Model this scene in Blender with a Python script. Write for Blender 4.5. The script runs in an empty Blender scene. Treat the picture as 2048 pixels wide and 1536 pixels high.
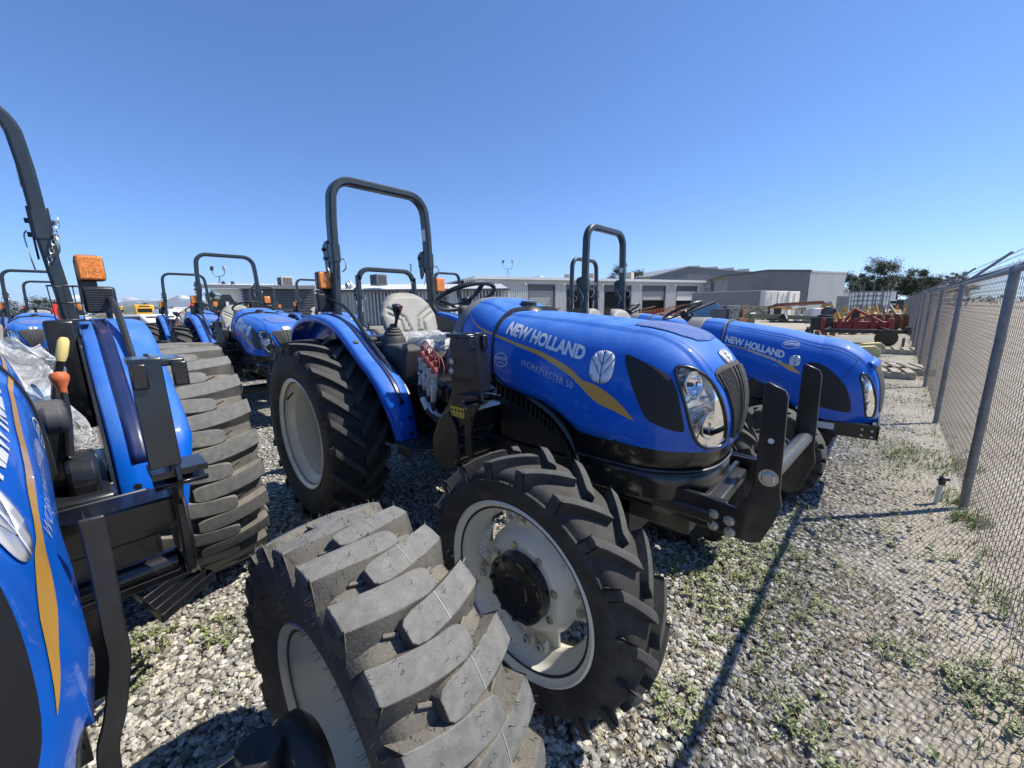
import bpy, bmesh, math, random
from mathutils import Vector, Matrix
import numpy as np
R = math.radians
SC = bpy.context.scene
COL = SC.collection
# ------------------------------------------------------------------ camera, sky, sun, exposure
# world axes: +X = the way the tractors' noses point (towards the fence), +Y = along the fence, away from the viewer
CAM_F, CAM_PITCH, CAM_ROLL, CAM_H, CAM_A = 779.1, R(11.0), R(-0.94), 1.489, R(43.15)
cam = bpy.data.cameras.new('camera'); co = bpy.data.objects.new('camera', cam); COL.objects.link(co); SC.camera = co
cam.sensor_fit = 'HORIZONTAL'; cam.sensor_width = 36; cam.lens = CAM_F / 2048 * 36
cam.clip_start = 0.02; cam.clip_end = 60000
fwd = Vector((-math.sin(CAM_A), math.cos(CAM_A), 0)); rgt = Vector((math.cos(CAM_A), math.sin(CAM_A), 0)); upv = Vector((0, 0, 1))
v_f = fwd * math.cos(CAM_PITCH) - upv * math.sin(CAM_PITCH)
v_u = fwd * math.sin(CAM_PITCH) + upv * math.cos(CAM_PITCH)
cr = rgt * math.cos(CAM_ROLL) + v_u * math.sin(CAM_ROLL)
cu = v_u * math.cos(CAM_ROLL) - rgt * math.sin(CAM_ROLL)
co.matrix_world = Matrix(((cr.x, cu.x, -v_f.x, 0), (cr.y, cu.y, -v_f.y, 0), (cr.z, cu.z, -v_f.z, CAM_H), (0, 0, 0, 1)))
SUN_AZ, SUN_EL = 48.4, 52.0
sl = bpy.data.lights.new('sun', 'SUN'); sl.energy = 4.1; sl.angle = R(0.53); sl.color = (1.0, 0.935, 0.82)
so = bpy.data.objects.new('sun', sl); COL.objects.link(so)
sd = Vector((math.cos(R(SUN_AZ)) * math.cos(R(SUN_EL)), math.sin(R(SUN_AZ)) * math.cos(R(SUN_EL)), math.sin(R(SUN_EL))))
so.rotation_euler = sd.to_track_quat('Z', 'Y').to_euler()
w = bpy.data.worlds.new('World'); SC.world = w; w.use_nodes = True
nt = w.node_tree; bg = nt.nodes['Background']
sky = nt.nodes.new('ShaderNodeTexSky'); sky.sky_type = 'NISHITA'; sky.sun_disc = False
sky.sun_elevation = R(SUN_EL); sky.sun_rotation = R(90 - SUN_AZ)
sky.altitude = 0; sky.air_density = 0.7; sky.dust_density = 0.0; sky.ozone_density = 8.0
hs = nt.nodes.new('ShaderNodeHueSaturation'); hs.inputs['Saturation'].default_value = 1.06; nt.links.new(sky.outputs[0], hs.inputs['Color'])
gm = nt.nodes.new('ShaderNodeGamma'); gm.inputs[1].default_value = 0.88; nt.links.new(hs.outputs[0], gm.inputs[0])
tn_ = nt.nodes.new('ShaderNodeMix'); tn_.data_type = 'RGBA'; tn_.blend_type = 'MULTIPLY'; tn_.inputs[0].default_value = 1; tn_.inputs[7].default_value = (.80, .93, 1.08, 1); nt.links.new(gm.outputs[0], tn_.inputs[6])
nt.links.new(tn_.outputs[2], bg.inputs[0]); bg.inputs[1].default_value = 0.13
SC.view_settings.view_transform = 'Standard'; SC.view_settings.look = 'None'
SC.view_settings.gamma = 1; SC.view_settings.exposure = 0.82
SC.cycles.max_bounces = 6; SC.cycles.transparent_max_bounces = 16
SC.cycles.caustics_reflective = False; SC.cycles.caustics_refractive = False

def camray(px, py):
    du, dv = px - 1024, py - 768
    u = (du * math.cos(CAM_ROLL) + dv * math.sin(CAM_ROLL)) / CAM_F
    v = -(-du * math.sin(CAM_ROLL) + dv * math.cos(CAM_ROLL)) / CAM_F
    return rgt * u + v_f + v_u * v
def at_depth(px, py, d):
    """world point seen at pixel (px,py) at horizontal forward distance d"""
    r = camray(px, py); return Vector((0, 0, CAM_H)) + r * (d / r.dot(fwd))
def on_ground(px, py, z=0.0):
    r = camray(px, py); return Vector((0, 0, CAM_H)) + r * ((z - CAM_H) / r.z)

# ------------------------------------------------------------------ materials
MATS = {}
def mat(name, col, rough=.5, metal=0, coat=0, noise=0, nscale=20, bump=0, bscale=60, dust=0, dustcol=(.42, .38, .31), spec=.5, trans=0, flake=0, coatr=.06, alpha=1, patch=0, patchcol=None, obj=True):
    if name in MATS: return MATS[name]
    m = bpy.data.materials.new(name); m.use_nodes = True; n = m.node_tree; L = n.links
    b = n.nodes['Principled BSDF']; b.inputs['Base Color'].default_value = (*col, 1); b.inputs['Roughness'].default_value = rough
    b.inputs['Metallic'].default_value = metal; b.inputs['Coat Weight'].default_value = coat; b.inputs['Coat Roughness'].default_value = coatr
    b.inputs['Specular IOR Level'].default_value = spec; b.inputs['Transmission Weight'].default_value = trans; b.inputs['Alpha'].default_value = alpha
    tc = n.nodes.new('ShaderNodeTexCoord'); src = tc.outputs['Object']
    cur = None
    def tex(scale, detail=4, rgh=.6):
        t = n.nodes.new('ShaderNodeTexNoise'); t.inputs['Scale'].default_value = scale; t.inputs['Detail'].default_value = detail; t.inputs['Roughness'].default_value = rgh
        L.new(src, t.inputs['Vector']); return t.outputs['Fac']
    def ramp(f, a, c):
        r = n.nodes.new('ShaderNodeMapRange'); r.inputs['From Min'].default_value = a; r.inputs['From Max'].default_value = c; L.new(f, r.inputs['Value']); return r.outputs['Result']
    def mix(f, a, c):
        x = n.nodes.new('ShaderNodeMix'); x.data_type = 'RGBA'; x.clamp_factor = True
        if isinstance(f, float): x.inputs['Factor'].default_value = f
        else: L.new(f, x.inputs['Factor'])
        for k, q in ((6, a), (7, c)):
            if isinstance(q, tuple): x.inputs[k].default_value = (*q, 1)
            else: L.new(q, x.inputs[k])
        return x.outputs[2]
    cur = col
    if noise:
        f = ramp(tex(nscale), .35, .65); d = 1 - noise; u = 1 + noise
        cur = mix(f, tuple(c * d for c in col), tuple(min(1, c * u) for c in col))
    if flake:
        f = ramp(tex(900, 1), .62, .72)
        cur = mix(f, cur if not isinstance(cur, tuple) else cur, tuple(min(1, c * 1.35 + .002) for c in col))
    if patch:
        f = ramp(tex(6, 6, .7), .5, .75); r = n.nodes.new('ShaderNodeMath'); r.operation = 'MULTIPLY'; r.inputs[1].default_value = patch; L.new(f, r.inputs[0])
        cur = mix(r.outputs[0], cur, patchcol or dustcol)
    if dust:
        g = n.nodes.new('ShaderNodeNewGeometry'); sp = n.nodes.new('ShaderNodeSeparateXYZ'); L.new(g.outputs['Normal'], sp.inputs[0])
        up = ramp(sp.outputs['Z'], .35, 1.0)
        f1 = ramp(tex(300, 3, .8), .42, .62); f2 = ramp(tex(9, 5, .65), .3, .75)
        a = n.nodes.new('ShaderNodeMath'); a.operation = 'MULTIPLY'; L.new(f1, a.inputs[0]); L.new(f2, a.inputs[1])
        a2 = n.nodes.new('ShaderNodeMath'); a2.operation = 'ADD'; a2.inputs[1].default_value = .25; L.new(a.outputs[0], a2.inputs[0])
        c = n.nodes.new('ShaderNodeMath'); c.operation = 'MULTIPLY'; L.new(a2.outputs[0], c.inputs[0]); L.new(up, c.inputs[1])
        e = n.nodes.new('ShaderNodeMath'); e.operation = 'MULTIPLY'; e.inputs[1].default_value = dust; L.new(c.outputs[0], e.inputs[0])
        cur = mix(e.outputs[0], cur, dustcol)
        rr = n.nodes.new('ShaderNodeMath'); rr.operation = 'MULTIPLY_ADD'; rr.inputs[1].default_value = .9; rr.inputs[2].default_value = rough; L.new(e.outputs[0], rr.inputs[0]); L.new(rr.outputs[0], b.inputs['Roughness'])
        if coat:
            cw = n.nodes.new('ShaderNodeMath'); cw.operation = 'MULTIPLY_ADD'; cw.inputs[1].default_value = -1.2; cw.inputs[2].default_value = coat; cw.use_clamp = True; L.new(e.outputs[0], cw.inputs[0]); L.new(cw.outputs[0], b.inputs['Coat Weight'])
    if not isinstance(cur, tuple): L.new(cur, b.inputs['Base Color'])
    if bump:
        bp = n.nodes.new('ShaderNodeBump'); bp.inputs['Strength'].default_value = bump; bp.inputs['Distance'].default_value = .004
        L.new(tex(bscale, 6), bp.inputs['Height']); L.new(bp.outputs[0], b.inputs['Normal'])
    m.diffuse_color = (*col, 1); MATS[name] = m; return m

BLUE = mat('blue paint', (.0015, .098, .50), .36, .0, .6, spec=.2, flake=.3, dust=.8, dustcol=(.20, .36, .62), noise=.06, nscale=3)  # dust on tops, tinted blue to carry their sunlit brightness too
BLUE_D = mat('dark blue fender stripe', (.002, .012, .075), .35, 0, .6, dust=.08)
BLUE_R = mat('rough blue screen', (.02, .09, .36), .75, 0, 0, bump=.8, bscale=500, dust=.7, dustcol=(.34, .38, .45))
BLACK = mat('black powder coat', (.012, .013, .015), .42, 0, .25, bump=.15, bscale=300, dust=.10, dustcol=(.25, .25, .25), noise=.3)
BLACK_G = mat('gloss black steel', (.009, .01, .012), .28, 0, .4, dust=.08, dustcol=(.25, .25, .26), noise=.3)
DARKSHADE = mat('dark shroud plastic', (.006, .006, .008), .3, 0, .4, dust=.12, dustcol=(.25, .25, .26))
ROPSM = mat('charcoal roll bar paint', (.022, .03, .036), .38, .1, .3, dust=.2, noise=.2, nscale=8)
PLAST = mat('charcoal plastic', (.035, .037, .042), .6, 0, 0, bump=.3, bscale=400, dust=.35)
GREYP = mat('grey plastic cowl', (.16, .165, .17), .6, 0, 0, bump=.2, bscale=400, dust=.4)
RUBBER = mat('tyre rubber', (.026, .026, .025), .78, 0, 0, bump=.35, bscale=120, noise=.3, nscale=12, patch=.35, patchcol=(.13, .115, .09), dust=.5, dustcol=(.2, .185, .16))
RUB_D = mat('dusty tyre rubber', (.085, .08, .07), .85, 0, 0, bump=.5, bscale=150, noise=.25, nscale=14, patch=.5, patchcol=(.22, .2, .16), dust=.75, dustcol=(.36, .33, .27))
RUBTOP = mat('scuffed tread tops', (.05, .051, .05), .8, 0, 0, bump=.5, bscale=260, noise=.22, nscale=30, dust=.4, dustcol=(.25, .24, .22))
RUBTOP2 = mat('dusty tread tops', (.125, .125, .12), .85, 0, 0, bump=.3, bscale=260, noise=.22, nscale=40, patch=.35, patchcol=(.22, .2, .165), dust=.45, dustcol=(.34, .33, .3))
HOSE = mat('hose rubber', (.015, .015, .016), .55, dust=.2)
RIM = mat('cream rim paint', (.74, .72, .63), .38, 0, .35, noise=.05, nscale=6, patch=.12, patchcol=(.4, .36, .28))
STEEL = mat('zinc bolt', (.55, .54, .5), .35, .9)
ZINCY = mat('yellow zinc bolt', (.48, .46, .3), .4, .8)
SILVER = mat('silver decal', (.62, .64, .66), .35, .3, .6)
WHITEL = mat('white lettering', (.66, .68, .7), .4, .1, .4)
THINL = mat('pale lettering', (.42, .47, .55), .4, .1, .4)
GOLD = mat('golden stripe', (.55, .30, .055), .4, .1, .5)
CHROME = mat('chrome reflector', (.85, .86, .88), .08, 1)
GLASSB = mat('headlight housing', (.78, .80, .82), .16, .8)
AMBER = mat('amber lens', (.72, .20, .008), .18, 0, .8, bump=1.0, bscale=160, noise=.35, nscale=90)
REDM = mat('red rubber cap', (.36, .09, .075), .65)
REDSIGN = mat('fluorescent red sign', (.85, .06, .03), .5)
ORANGE = mat('orange knob', (.55, .14, .05), .55)
YELLOWH = mat('yellow grip', (.72, .60, .22), .5)
YEL = mat('yellow warning label', (.7, .48, .04), .5)
SEATM = mat('grey vinyl seat', (.27, .265, .24), .55, bump=.2, bscale=500, dust=.25, noise=.06, nscale=9)
MESHM = mat('side intake screen', (.006, .006, .007), .5, bump=.6, bscale=900)
GRILLEM = mat('speckled grille', (.055, .055, .056), .7, bump=1, bscale=420, noise=.6, nscale=160)
LINEM = mat('pale mould line', (.36, .36, .34), .6)
LABELW = mat('white label', (.6, .62, .62), .5)
ALU = mat('aluminium coupler', (.55, .55, .54), .42, .5, noise=.2, nscale=40)
def film():
    m = bpy.data.materials.new('clear plastic film'); m.use_nodes = True; n = m.node_tree; b = n.nodes['Principled BSDF']
    b.inputs['Base Color'].default_value = (.75, .77, .8, 1); b.inputs['Roughness'].default_value = .18; b.inputs['Alpha'].default_value = .5; b.inputs['Specular IOR Level'].default_value = .9
    t = n.nodes.new('ShaderNodeTexNoise'); t.inputs['Scale'].default_value = 14; t.inputs['Detail'].default_value = 4; t.inputs['Distortion'].default_value = 1.2
    tc = n.nodes.new('ShaderNodeTexCoord'); n.links.new(tc.outputs['Object'], t.inputs[0])
    bp = n.nodes.new('ShaderNodeBump'); bp.inputs['Strength'].default_value = 1; bp.inputs['Distance'].default_value = .03
    n.links.new(t.outputs['Fac'], bp.inputs['Height']); n.links.new(bp.outputs[0], b.inputs['Normal'])
    r = n.nodes.new('ShaderNodeMapRange'); r.inputs['From Min'].default_value = .35; r.inputs['From Max'].default_value = .7; r.inputs['To Min'].default_value = .25; r.inputs['To Max'].default_value = .75
    n.links.new(t.outputs['Fac'], r.inputs['Value']); n.links.new(r.outputs[0], b.inputs['Alpha']); MATS[m.name] = m; return m
FILM = film()
def lensm():
    m = bpy.data.materials.new('clear lens'); m.use_nodes = True; n = m.node_tree; n.nodes.remove(n.nodes['Principled BSDF'])
    o = n.nodes['Material Output']; t = n.nodes.new('ShaderNodeBsdfTransparent'); g = n.nodes.new('ShaderNodeBsdfGlossy'); g.inputs['Roughness'].default_value = .03
    f = n.nodes.new('ShaderNodeFresnel'); f.inputs[0].default_value = 1.5; mx = n.nodes.new('ShaderNodeMixShader')
    n.links.new(f.outputs[0], mx.inputs[0]); n.links.new(t.outputs[0], mx.inputs[1]); n.links.new(g.outputs[0], mx.inputs[2]); n.links.new(mx.outputs[0], o.inputs[0]); return m
LENS = lensm()

# ------------------------------------------------------------------ mesh helpers
class M:
    def __init__(s): s.v = []; s.f = []; s.mi = []; s.cur = 0
    def add(s, vs, fs):
        b = len(s.v); s.v += [tuple(p) for p in vs]
        for f in fs: s.f.append(tuple(b + i for i in f)); s.mi.append(s.cur)
        return s
    def box(s, c, d, rot=None, taper=None):
        x, y, z = (k / 2 for k in d); t = taper or (1, 1)
        vs = [Vector((sx * x * (t[0] if sz > 0 else 1), sy * y * (t[1] if sz > 0 else 1), sz * z)) for sz in (-1, 1) for sy in (-1, 1) for sx in (-1, 1)]
        if rot is not None: vs = [rot @ v for v in vs]
        c = Vector(c); return s.add([v + c for v in vs], [(0, 2, 3, 1), (4, 5, 7, 6), (0, 1, 5, 4), (2, 6, 7, 3), (0, 4, 6, 2), (1, 3, 7, 5)])
    def bar(s, p, q, wd, th, up=(0, 0, 1)):
        """rectangular bar from p to q, width wd across, thickness th along up"""
        p = Vector(p); q = Vector(q); d = (q - p).normalized(); sd_ = d.cross(Vector(up)).normalized(); u = sd_.cross(d)
        vs = []
        for c in (p, q):
            for a, b in ((-1, -1), (1, -1), (1, 1), (-1, 1)): vs.append(c + sd_ * a * wd / 2 + u * b * th / 2)
        return s.add(vs, [(3, 2, 1, 0), (4, 5, 6, 7), (0, 1, 5, 4), (1, 2, 6, 5), (2, 3, 7, 6), (3, 0, 4, 7)])
    def prism(s, poly, ax, a, b):
        """polygon extruded along axis ax ('x','y','z') from a to b; poly in the remaining two axes"""
        def P(u, v, w): return {'x': (w, u, v), 'y': (u, w, v), 'z': (u, v, w)}[ax]
        n = len(poly); vs = [P(u, v, a) for u, v in poly] + [P(u, v, b) for u, v in poly]
        return s.add(vs, [tuple(range(n))[::-1], tuple(range(n, 2 * n))] + [(i, (i + 1) % n, n + (i + 1) % n, n + i) for i in range(n)])
    def sweep(s, pts, prof, closed=False, up=None, cap=True, scale=None):
        pts = [Vector(p) for p in pts]; n = len(pts); m = len(prof); b = len(s.v); u = None
        for i, p in enumerate(pts):
            a = pts[(i - 1) % n] if (closed or i > 0) else p; c = pts[(i + 1) % n] if (closed or i < n - 1) else p
            d = (c - a); d = d.normalized() if d.length > 1e-9 else Vector((0, 0, 1))
            if up is not None: u = Vector(up); 
            elif u is None: u = Vector((0, 0, 1)) if abs(d.z) < .9 else Vector((1, 0, 0))
            sd_ = d.cross(u); sd_.normalize(); u = sd_.cross(d).normalized()
            # mitre
            k = 1
            sc = scale[i] if scale else 1
            for (x, y) in prof: s.v.append(tuple(p + sd_ * x * sc + u * y * sc))
        rng = range(n if closed else n - 1)
        for i in rng:
            j = (i + 1) % n
            for q in range(m):
                r = (q + 1) % m; s.f.append((b + i * m + q, b + i * m + r, b + j * m + r, b + j * m + q)); s.mi.append(s.cur)
        if cap and not closed:
            s.f.append(tuple(b + q for q in range(m))[::-1]); s.mi.append(s.cur); s.f.append(tuple(b + (n - 1) * m + q for q in range(m))); s.mi.append(s.cur)
        return s
    def tube(s, pts, r, n=8, closed=False, scale=None):
        return s.sweep(pts, [(r * math.cos(2 * math.pi * k / n), r * math.sin(2 * math.pi * k / n)) for k in range(n)], closed, scale=scale)
    def cyl(s, p, q, r, n=16, r2=None):
        return s.tube([p, q], r, n, scale=[1, (r2 if r2 is not None else r) / r])
    def lathe(s, prof, c=(0, 0, 0), ax=(0, 1, 0), n=48, closed=False, x0=None):
        """prof = [(radius, height along ax)]"""
        ax = Vector(ax).normalized(); u = Vector(x0) if x0 else (Vector((0, 0, 1)) if abs(ax.z) < .9 else Vector((1, 0, 0))); u = (u - ax * u.dot(ax)).normalized(); w_ = ax.cross(u); c = Vector(c)
        b = len(s.v); m = len(prof)
        for k in range(n):
            a = 2 * math.pi * k / n; d = u * math.cos(a) + w_ * math.sin(a)
            for r, h in prof: s.v.append(tuple(c + d * r + ax * h))
        for k in range(n):
            j = (k + 1) % n
            for q in range(m if closed else m - 1):
                r = (q + 1) % m; s.f.append((b + k * m + q, b + j * m + q, b + j * m + r, b + k * m + r)); s.mi.append(s.cur)
        return s
    def grid(s, rows, closed=False):
        b = len(s.v); m = len(rows[0])
        for r in rows: s.v += [tuple(p) for p in r]
        for i in range(len(rows) - 1):
            for j in range(m if closed else m - 1):
                k = (j + 1) % m; s.f.append((b + i * m + j, b + i * m + k, b + (i + 1) * m + k, b + (i + 1) * m + j)); s.mi.append(s.cur)
        return s
    def build(s, name, mats, parent=None, smooth=35, bevel=0, solid=0, sub=0, loc=None, fix=True, label=None):
        me = bpy.data.meshes.new(name); me.from_pydata(s.v, [], s.f)
        mats = mats if isinstance(mats, (list, tuple)) else [mats]
        for m_ in mats: me.materials.append(m_)
        if len(mats) > 1: me.polygons.foreach_set('material_index', s.mi)
        if fix:
            bm = bmesh.new(); bm.from_mesh(me); bmesh.ops.remove_doubles(bm, verts=bm.verts, dist=1e-6); bmesh.ops.recalc_face_normals(bm, faces=bm.faces); bm.to_mesh(me); bm.free()
        if smooth: me.polygons.foreach_set('use_smooth', [True] * len(me.polygons)); me.set_sharp_from_angle(angle=R(smooth))
        me.update(); o = bpy.data.objects.new(name, me); COL.objects.link(o)
        if parent: o.parent = parent
        if loc: o.location = loc
        if solid: d = o.modifiers.new('s', 'SOLIDIFY'); d.thickness = solid; d.offset = 0
        if bevel: d = o.modifiers.new('b', 'BEVEL'); d.width = bevel; d.segments = 2; d.limit_method = 'ANGLE'; d.angle_limit = R(40)
        if sub: d = o.modifiers.new('u', 'SUBSURF'); d.levels = sub; d.render_levels = sub
        if label: o['label'] = label
        return o
def empty(name, loc=(0, 0, 0), rz=0, parent=None, **kw):
    o = bpy.data.objects.new(name, None); COL.objects.link(o); o.location = loc; o.rotation_euler = (0, 0, rz); o.empty_display_size = .1
    if parent: o.parent = parent
    for k, v in kw.items(): o[k] = v
    return o
def tag(o, label, cat, group=None):
    o['label'] = label; o['category'] = cat
    if group: o['group'] = group
    return o
def struct(o): o['kind'] = 'structure'; return o
def copy_tree(o, parent=None, skip=()):
    c = o.copy(); COL.objects.link(c); c.parent = parent
    for ch in list(o.children):
        if ch.name.split('.')[0] in skip: continue
        copy_tree(ch, c, skip)
    return c
def arc(cx, cy, r, a0, a1, n):
    return [(cx + r * math.cos(R(a0 + (a1 - a0) * k / n)), cy + r * math.sin(R(a0 + (a1 - a0) * k / n))) for k in range(n + 1)]
def smoothpts(pts, n=6, closed=False):
    P = [Vector(p) for p in pts]; out = []; N = len(P)
    for i in range(N if closed else N - 1):
        a = P[(i - 1) % N] if (closed or i > 0) else P[0]; b = P[i]; c = P[(i + 1) % N]; d = P[(i + 2) % N] if (closed or i < N - 2) else P[-1]
        for k in range(n):
            t = k / n; out.append(.5 * (2 * b + (c - a) * t + (2 * a - 5 * b + 4 * c - d) * t * t + (3 * b - a - 3 * c + d) * t ** 3))
    if not closed: out.append(P[-1])
    return out
def clip(poly, a, b, c):
    """keep a*x+b*y<=c"""
    out = []; n = len(poly)
    for i in range(n):
        p, q = poly[i], poly[(i + 1) % n]; fp, fq = a * p[0] + b * p[1] - c, a * q[0] + b * q[1] - c
        if fp <= 0: out.append(p)
        if fp * fq < 0: t = fp / (fp - fq); out.append((p[0] + (q[0] - p[0]) * t, p[1] + (q[1] - p[1]) * t))
    return out
def bm2d(polys, step):
    """flat bmesh (x,y) from polygons, cut by a lattice so that it can follow a curved surface"""
    bm = bmesh.new()
    for p in polys:
        if len(p) < 3: continue
        vs = [bm.verts.new((x, y, 0)) for x, y in p]; bm.faces.new(vs)
    return cut(bm, step)
def cut(bm, step):
    sx, sy = step
    xs = [v.co.x for v in bm.verts]; ys = [v.co.y for v in bm.verts]
    for lo, hi, st, no in ((min(xs), max(xs), sx, (1, 0, 0)), (min(ys), max(ys), sy, (0, 1, 0))):
        k = math.floor(lo / st) + 1
        while k * st < hi:
            g = bm.verts[:] + bm.edges[:] + bm.faces[:]
            bmesh.ops.bisect_plane(bm, geom=g, plane_co=[c * k * st for c in no], plane_no=no); k += 1
    bmesh.ops.triangulate(bm, faces=[f for f in bm.faces if len(f.verts) > 4])
    return bm
def drape(bm, fn, off, name, m, parent, thick=0, smooth=60):
    """map (x,y) to surface fn(x,y) and push out by off along the numeric normal"""
    e = 1e-3; ref = Vector((0, 0, 1.0))
    for v in bm.verts:
        x, y = v.co.x, v.co.y; p = Vector(fn(x, y)); n = (Vector(fn(x + e, y)) - Vector(fn(x - e, y))).cross(Vector(fn(x, y + e)) - Vector(fn(x, y - e)))
        if n.length < 1e-12: n = Vector((0, 0, 1))
        n.normalize()
        if n.dot(p - Vector((p.x * .5, 0, 1.0))) < 0: n = -n
        v.co = p + n * off
    me = bpy.data.meshes.new(name); bmesh.ops.recalc_face_normals(bm, faces=bm.faces); bm.to_mesh(me); bm.free(); me.materials.append(m)
    if smooth: me.polygons.foreach_set('use_smooth', [True] * len(me.polygons)); me.set_sharp_from_angle(angle=R(smooth))
    o = bpy.data.objects.new(name, me); COL.objects.link(o); o.parent = parent
    if thick: d = o.modifiers.new('s', 'SOLIDIFY'); d.thickness = thick; d.offset = 0
    return o
def text_bm(txt, bold=0, shear=0, spacing=1):
    cu_ = bpy.data.curves.new('t', 'FONT'); cu_.body = txt; cu_.offset = bold; cu_.shear = shear; cu_.space_character = spacing; cu_.resolution_u = 3
    o = bpy.data.objects.new('t', cu_); COL.objects.link(o); dg = bpy.context.evaluated_depsgraph_get(); me = bpy.data.meshes.new_from_object(o.evaluated_get(dg))
    bm = bmesh.new(); bm.from_mesh(me); bpy.data.objects.remove(o); bpy.data.curves.remove(cu_); bpy.data.meshes.remove(me)
    xs = [v.co.x for v in bm.verts]; ys = [v.co.y for v in bm.verts]; x0, x1, y0, y1 = min(xs), max(xs), min(ys), max(ys)
    for v in bm.verts: v.co = Vector(((v.co.x - x0) / (x1 - x0), (v.co.y - y0) / (y1 - y0), 0))
    return bm
def flat_text(txt, name, m, parent, origin, xdir, ydir, wdt, hgt, bold=0, off=0):
    bm = text_bm(txt, bold); o_ = Vector(origin); xd = Vector(xdir).normalized(); yd = Vector(ydir).normalized(); nn = xd.cross(yd)
    for v in bm.verts: v.co = o_ + xd * (v.co.x * wdt) + yd * (v.co.y * hgt) + nn * off
    me = bpy.data.meshes.new(name); bm.to_mesh(me); bm.free(); me.materials.append(m); o = bpy.data.objects.new(name, me); COL.objects.link(o); o.parent = parent; return o
import math
class Hood:
    # prof: ridge (x,z) from rear to pivot (top), then fan profile; base: bottom edge (x,z) rear->pivot ; all local
    def __init__(s,top,base,nose,piv,w,n=(3.6,2.5),m=(3.2,2.3)):
        s.top=top;s.base=base;s.nose=nose;s.piv=piv;s.w=w;s.n=n;s.m=m
    @staticmethod
    def lerp(pts,x):
        if x<=pts[0][0]: return pts[0][1]
        for (a,b),(c,d) in zip(pts,pts[1:]):
            if x<=c:
                t=(x-a)/(c-a); t2=t
                return b+(d-b)*t2
        return pts[-1][1]
    def smooth(s,pts,x):
        # catmull-ish smoothing by local averaging
        h=.05
        return sum(s.lerp(pts,min(max(x+k*h,pts[0][0]),pts[-1][0])) for k in (-1,-.5,0,.5,1))/5
    def ring(s,u):
        """u<0: rear body, u in[-1,0] ; u in [0,1]: fan from vertical to horizontal"""
        px,pz=s.piv
        if u<=0:
            x0=s.top[0][0];x=x0+(px-x0)*(u+1)
            zb=s.lerp(s.base,x);zt=s.smooth(s.top,x)
            return (x,zb),(0,1),zt-zb,s.n[0],s.m[0],s.lerp(s.w,x)
        a=math.pi/2*(1-u*1.04)
        R=s.smooth(s.nose,u)
        t=u*u*(3-2*u)
        return (px,pz),(math.cos(a),math.sin(a)),R,s.n[0]+(s.n[1]-s.n[0])*t,s.m[0]+(s.m[1]-s.m[0])*t,s.lerp(s.w,px)
    flare=0
    def fl(s,u,k):
        q=max(0,1-k/.42); f=s.flare*q*q*(3-2*q)
        return f*(max(0,min(1,(u+.55)/.35)) if u<0 else max(0,1-u/.9)**.7)
    def pt(s,u,th):
        b,d,R,n,m,w=s.ring(u)
        c,sn=math.cos(th),math.sin(th)
        k=abs(c)**(2/n); y=w*math.copysign(k,c)*(1+s.fl(u,abs(sn)**(2/m))); r=R*abs(sn)**(2/m)
        # raised centre panel
        e=(.62-k)/.05; e=0 if e<0 else (1 if e>1 else e*e*(3-2*e))
        r+=.006*e
        return (b[0]+d[0]*r,y,b[1]+d[1]*r)
    def side(s,x,z,sg=-1):
        """point of the surface at side-view x,z"""
        px,pz=s.piv
        if x<=px: u=(x-s.top[0][0])/(px-s.top[0][0])-1; zb=s.lerp(s.base,x);r=z-zb;
        else:
            a=math.atan2(z-pz,x-px);u=(1-a/(math.pi/2))/1.04;r=math.hypot(x-px,z-pz)
        b,d,R,n,m,w=s.ring(u)
        k=min(max(r,0)/R,.9999)
        return (x,sg*w*(1-k**m)**(1/n)*(1+s.fl(u,k)),z)
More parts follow.
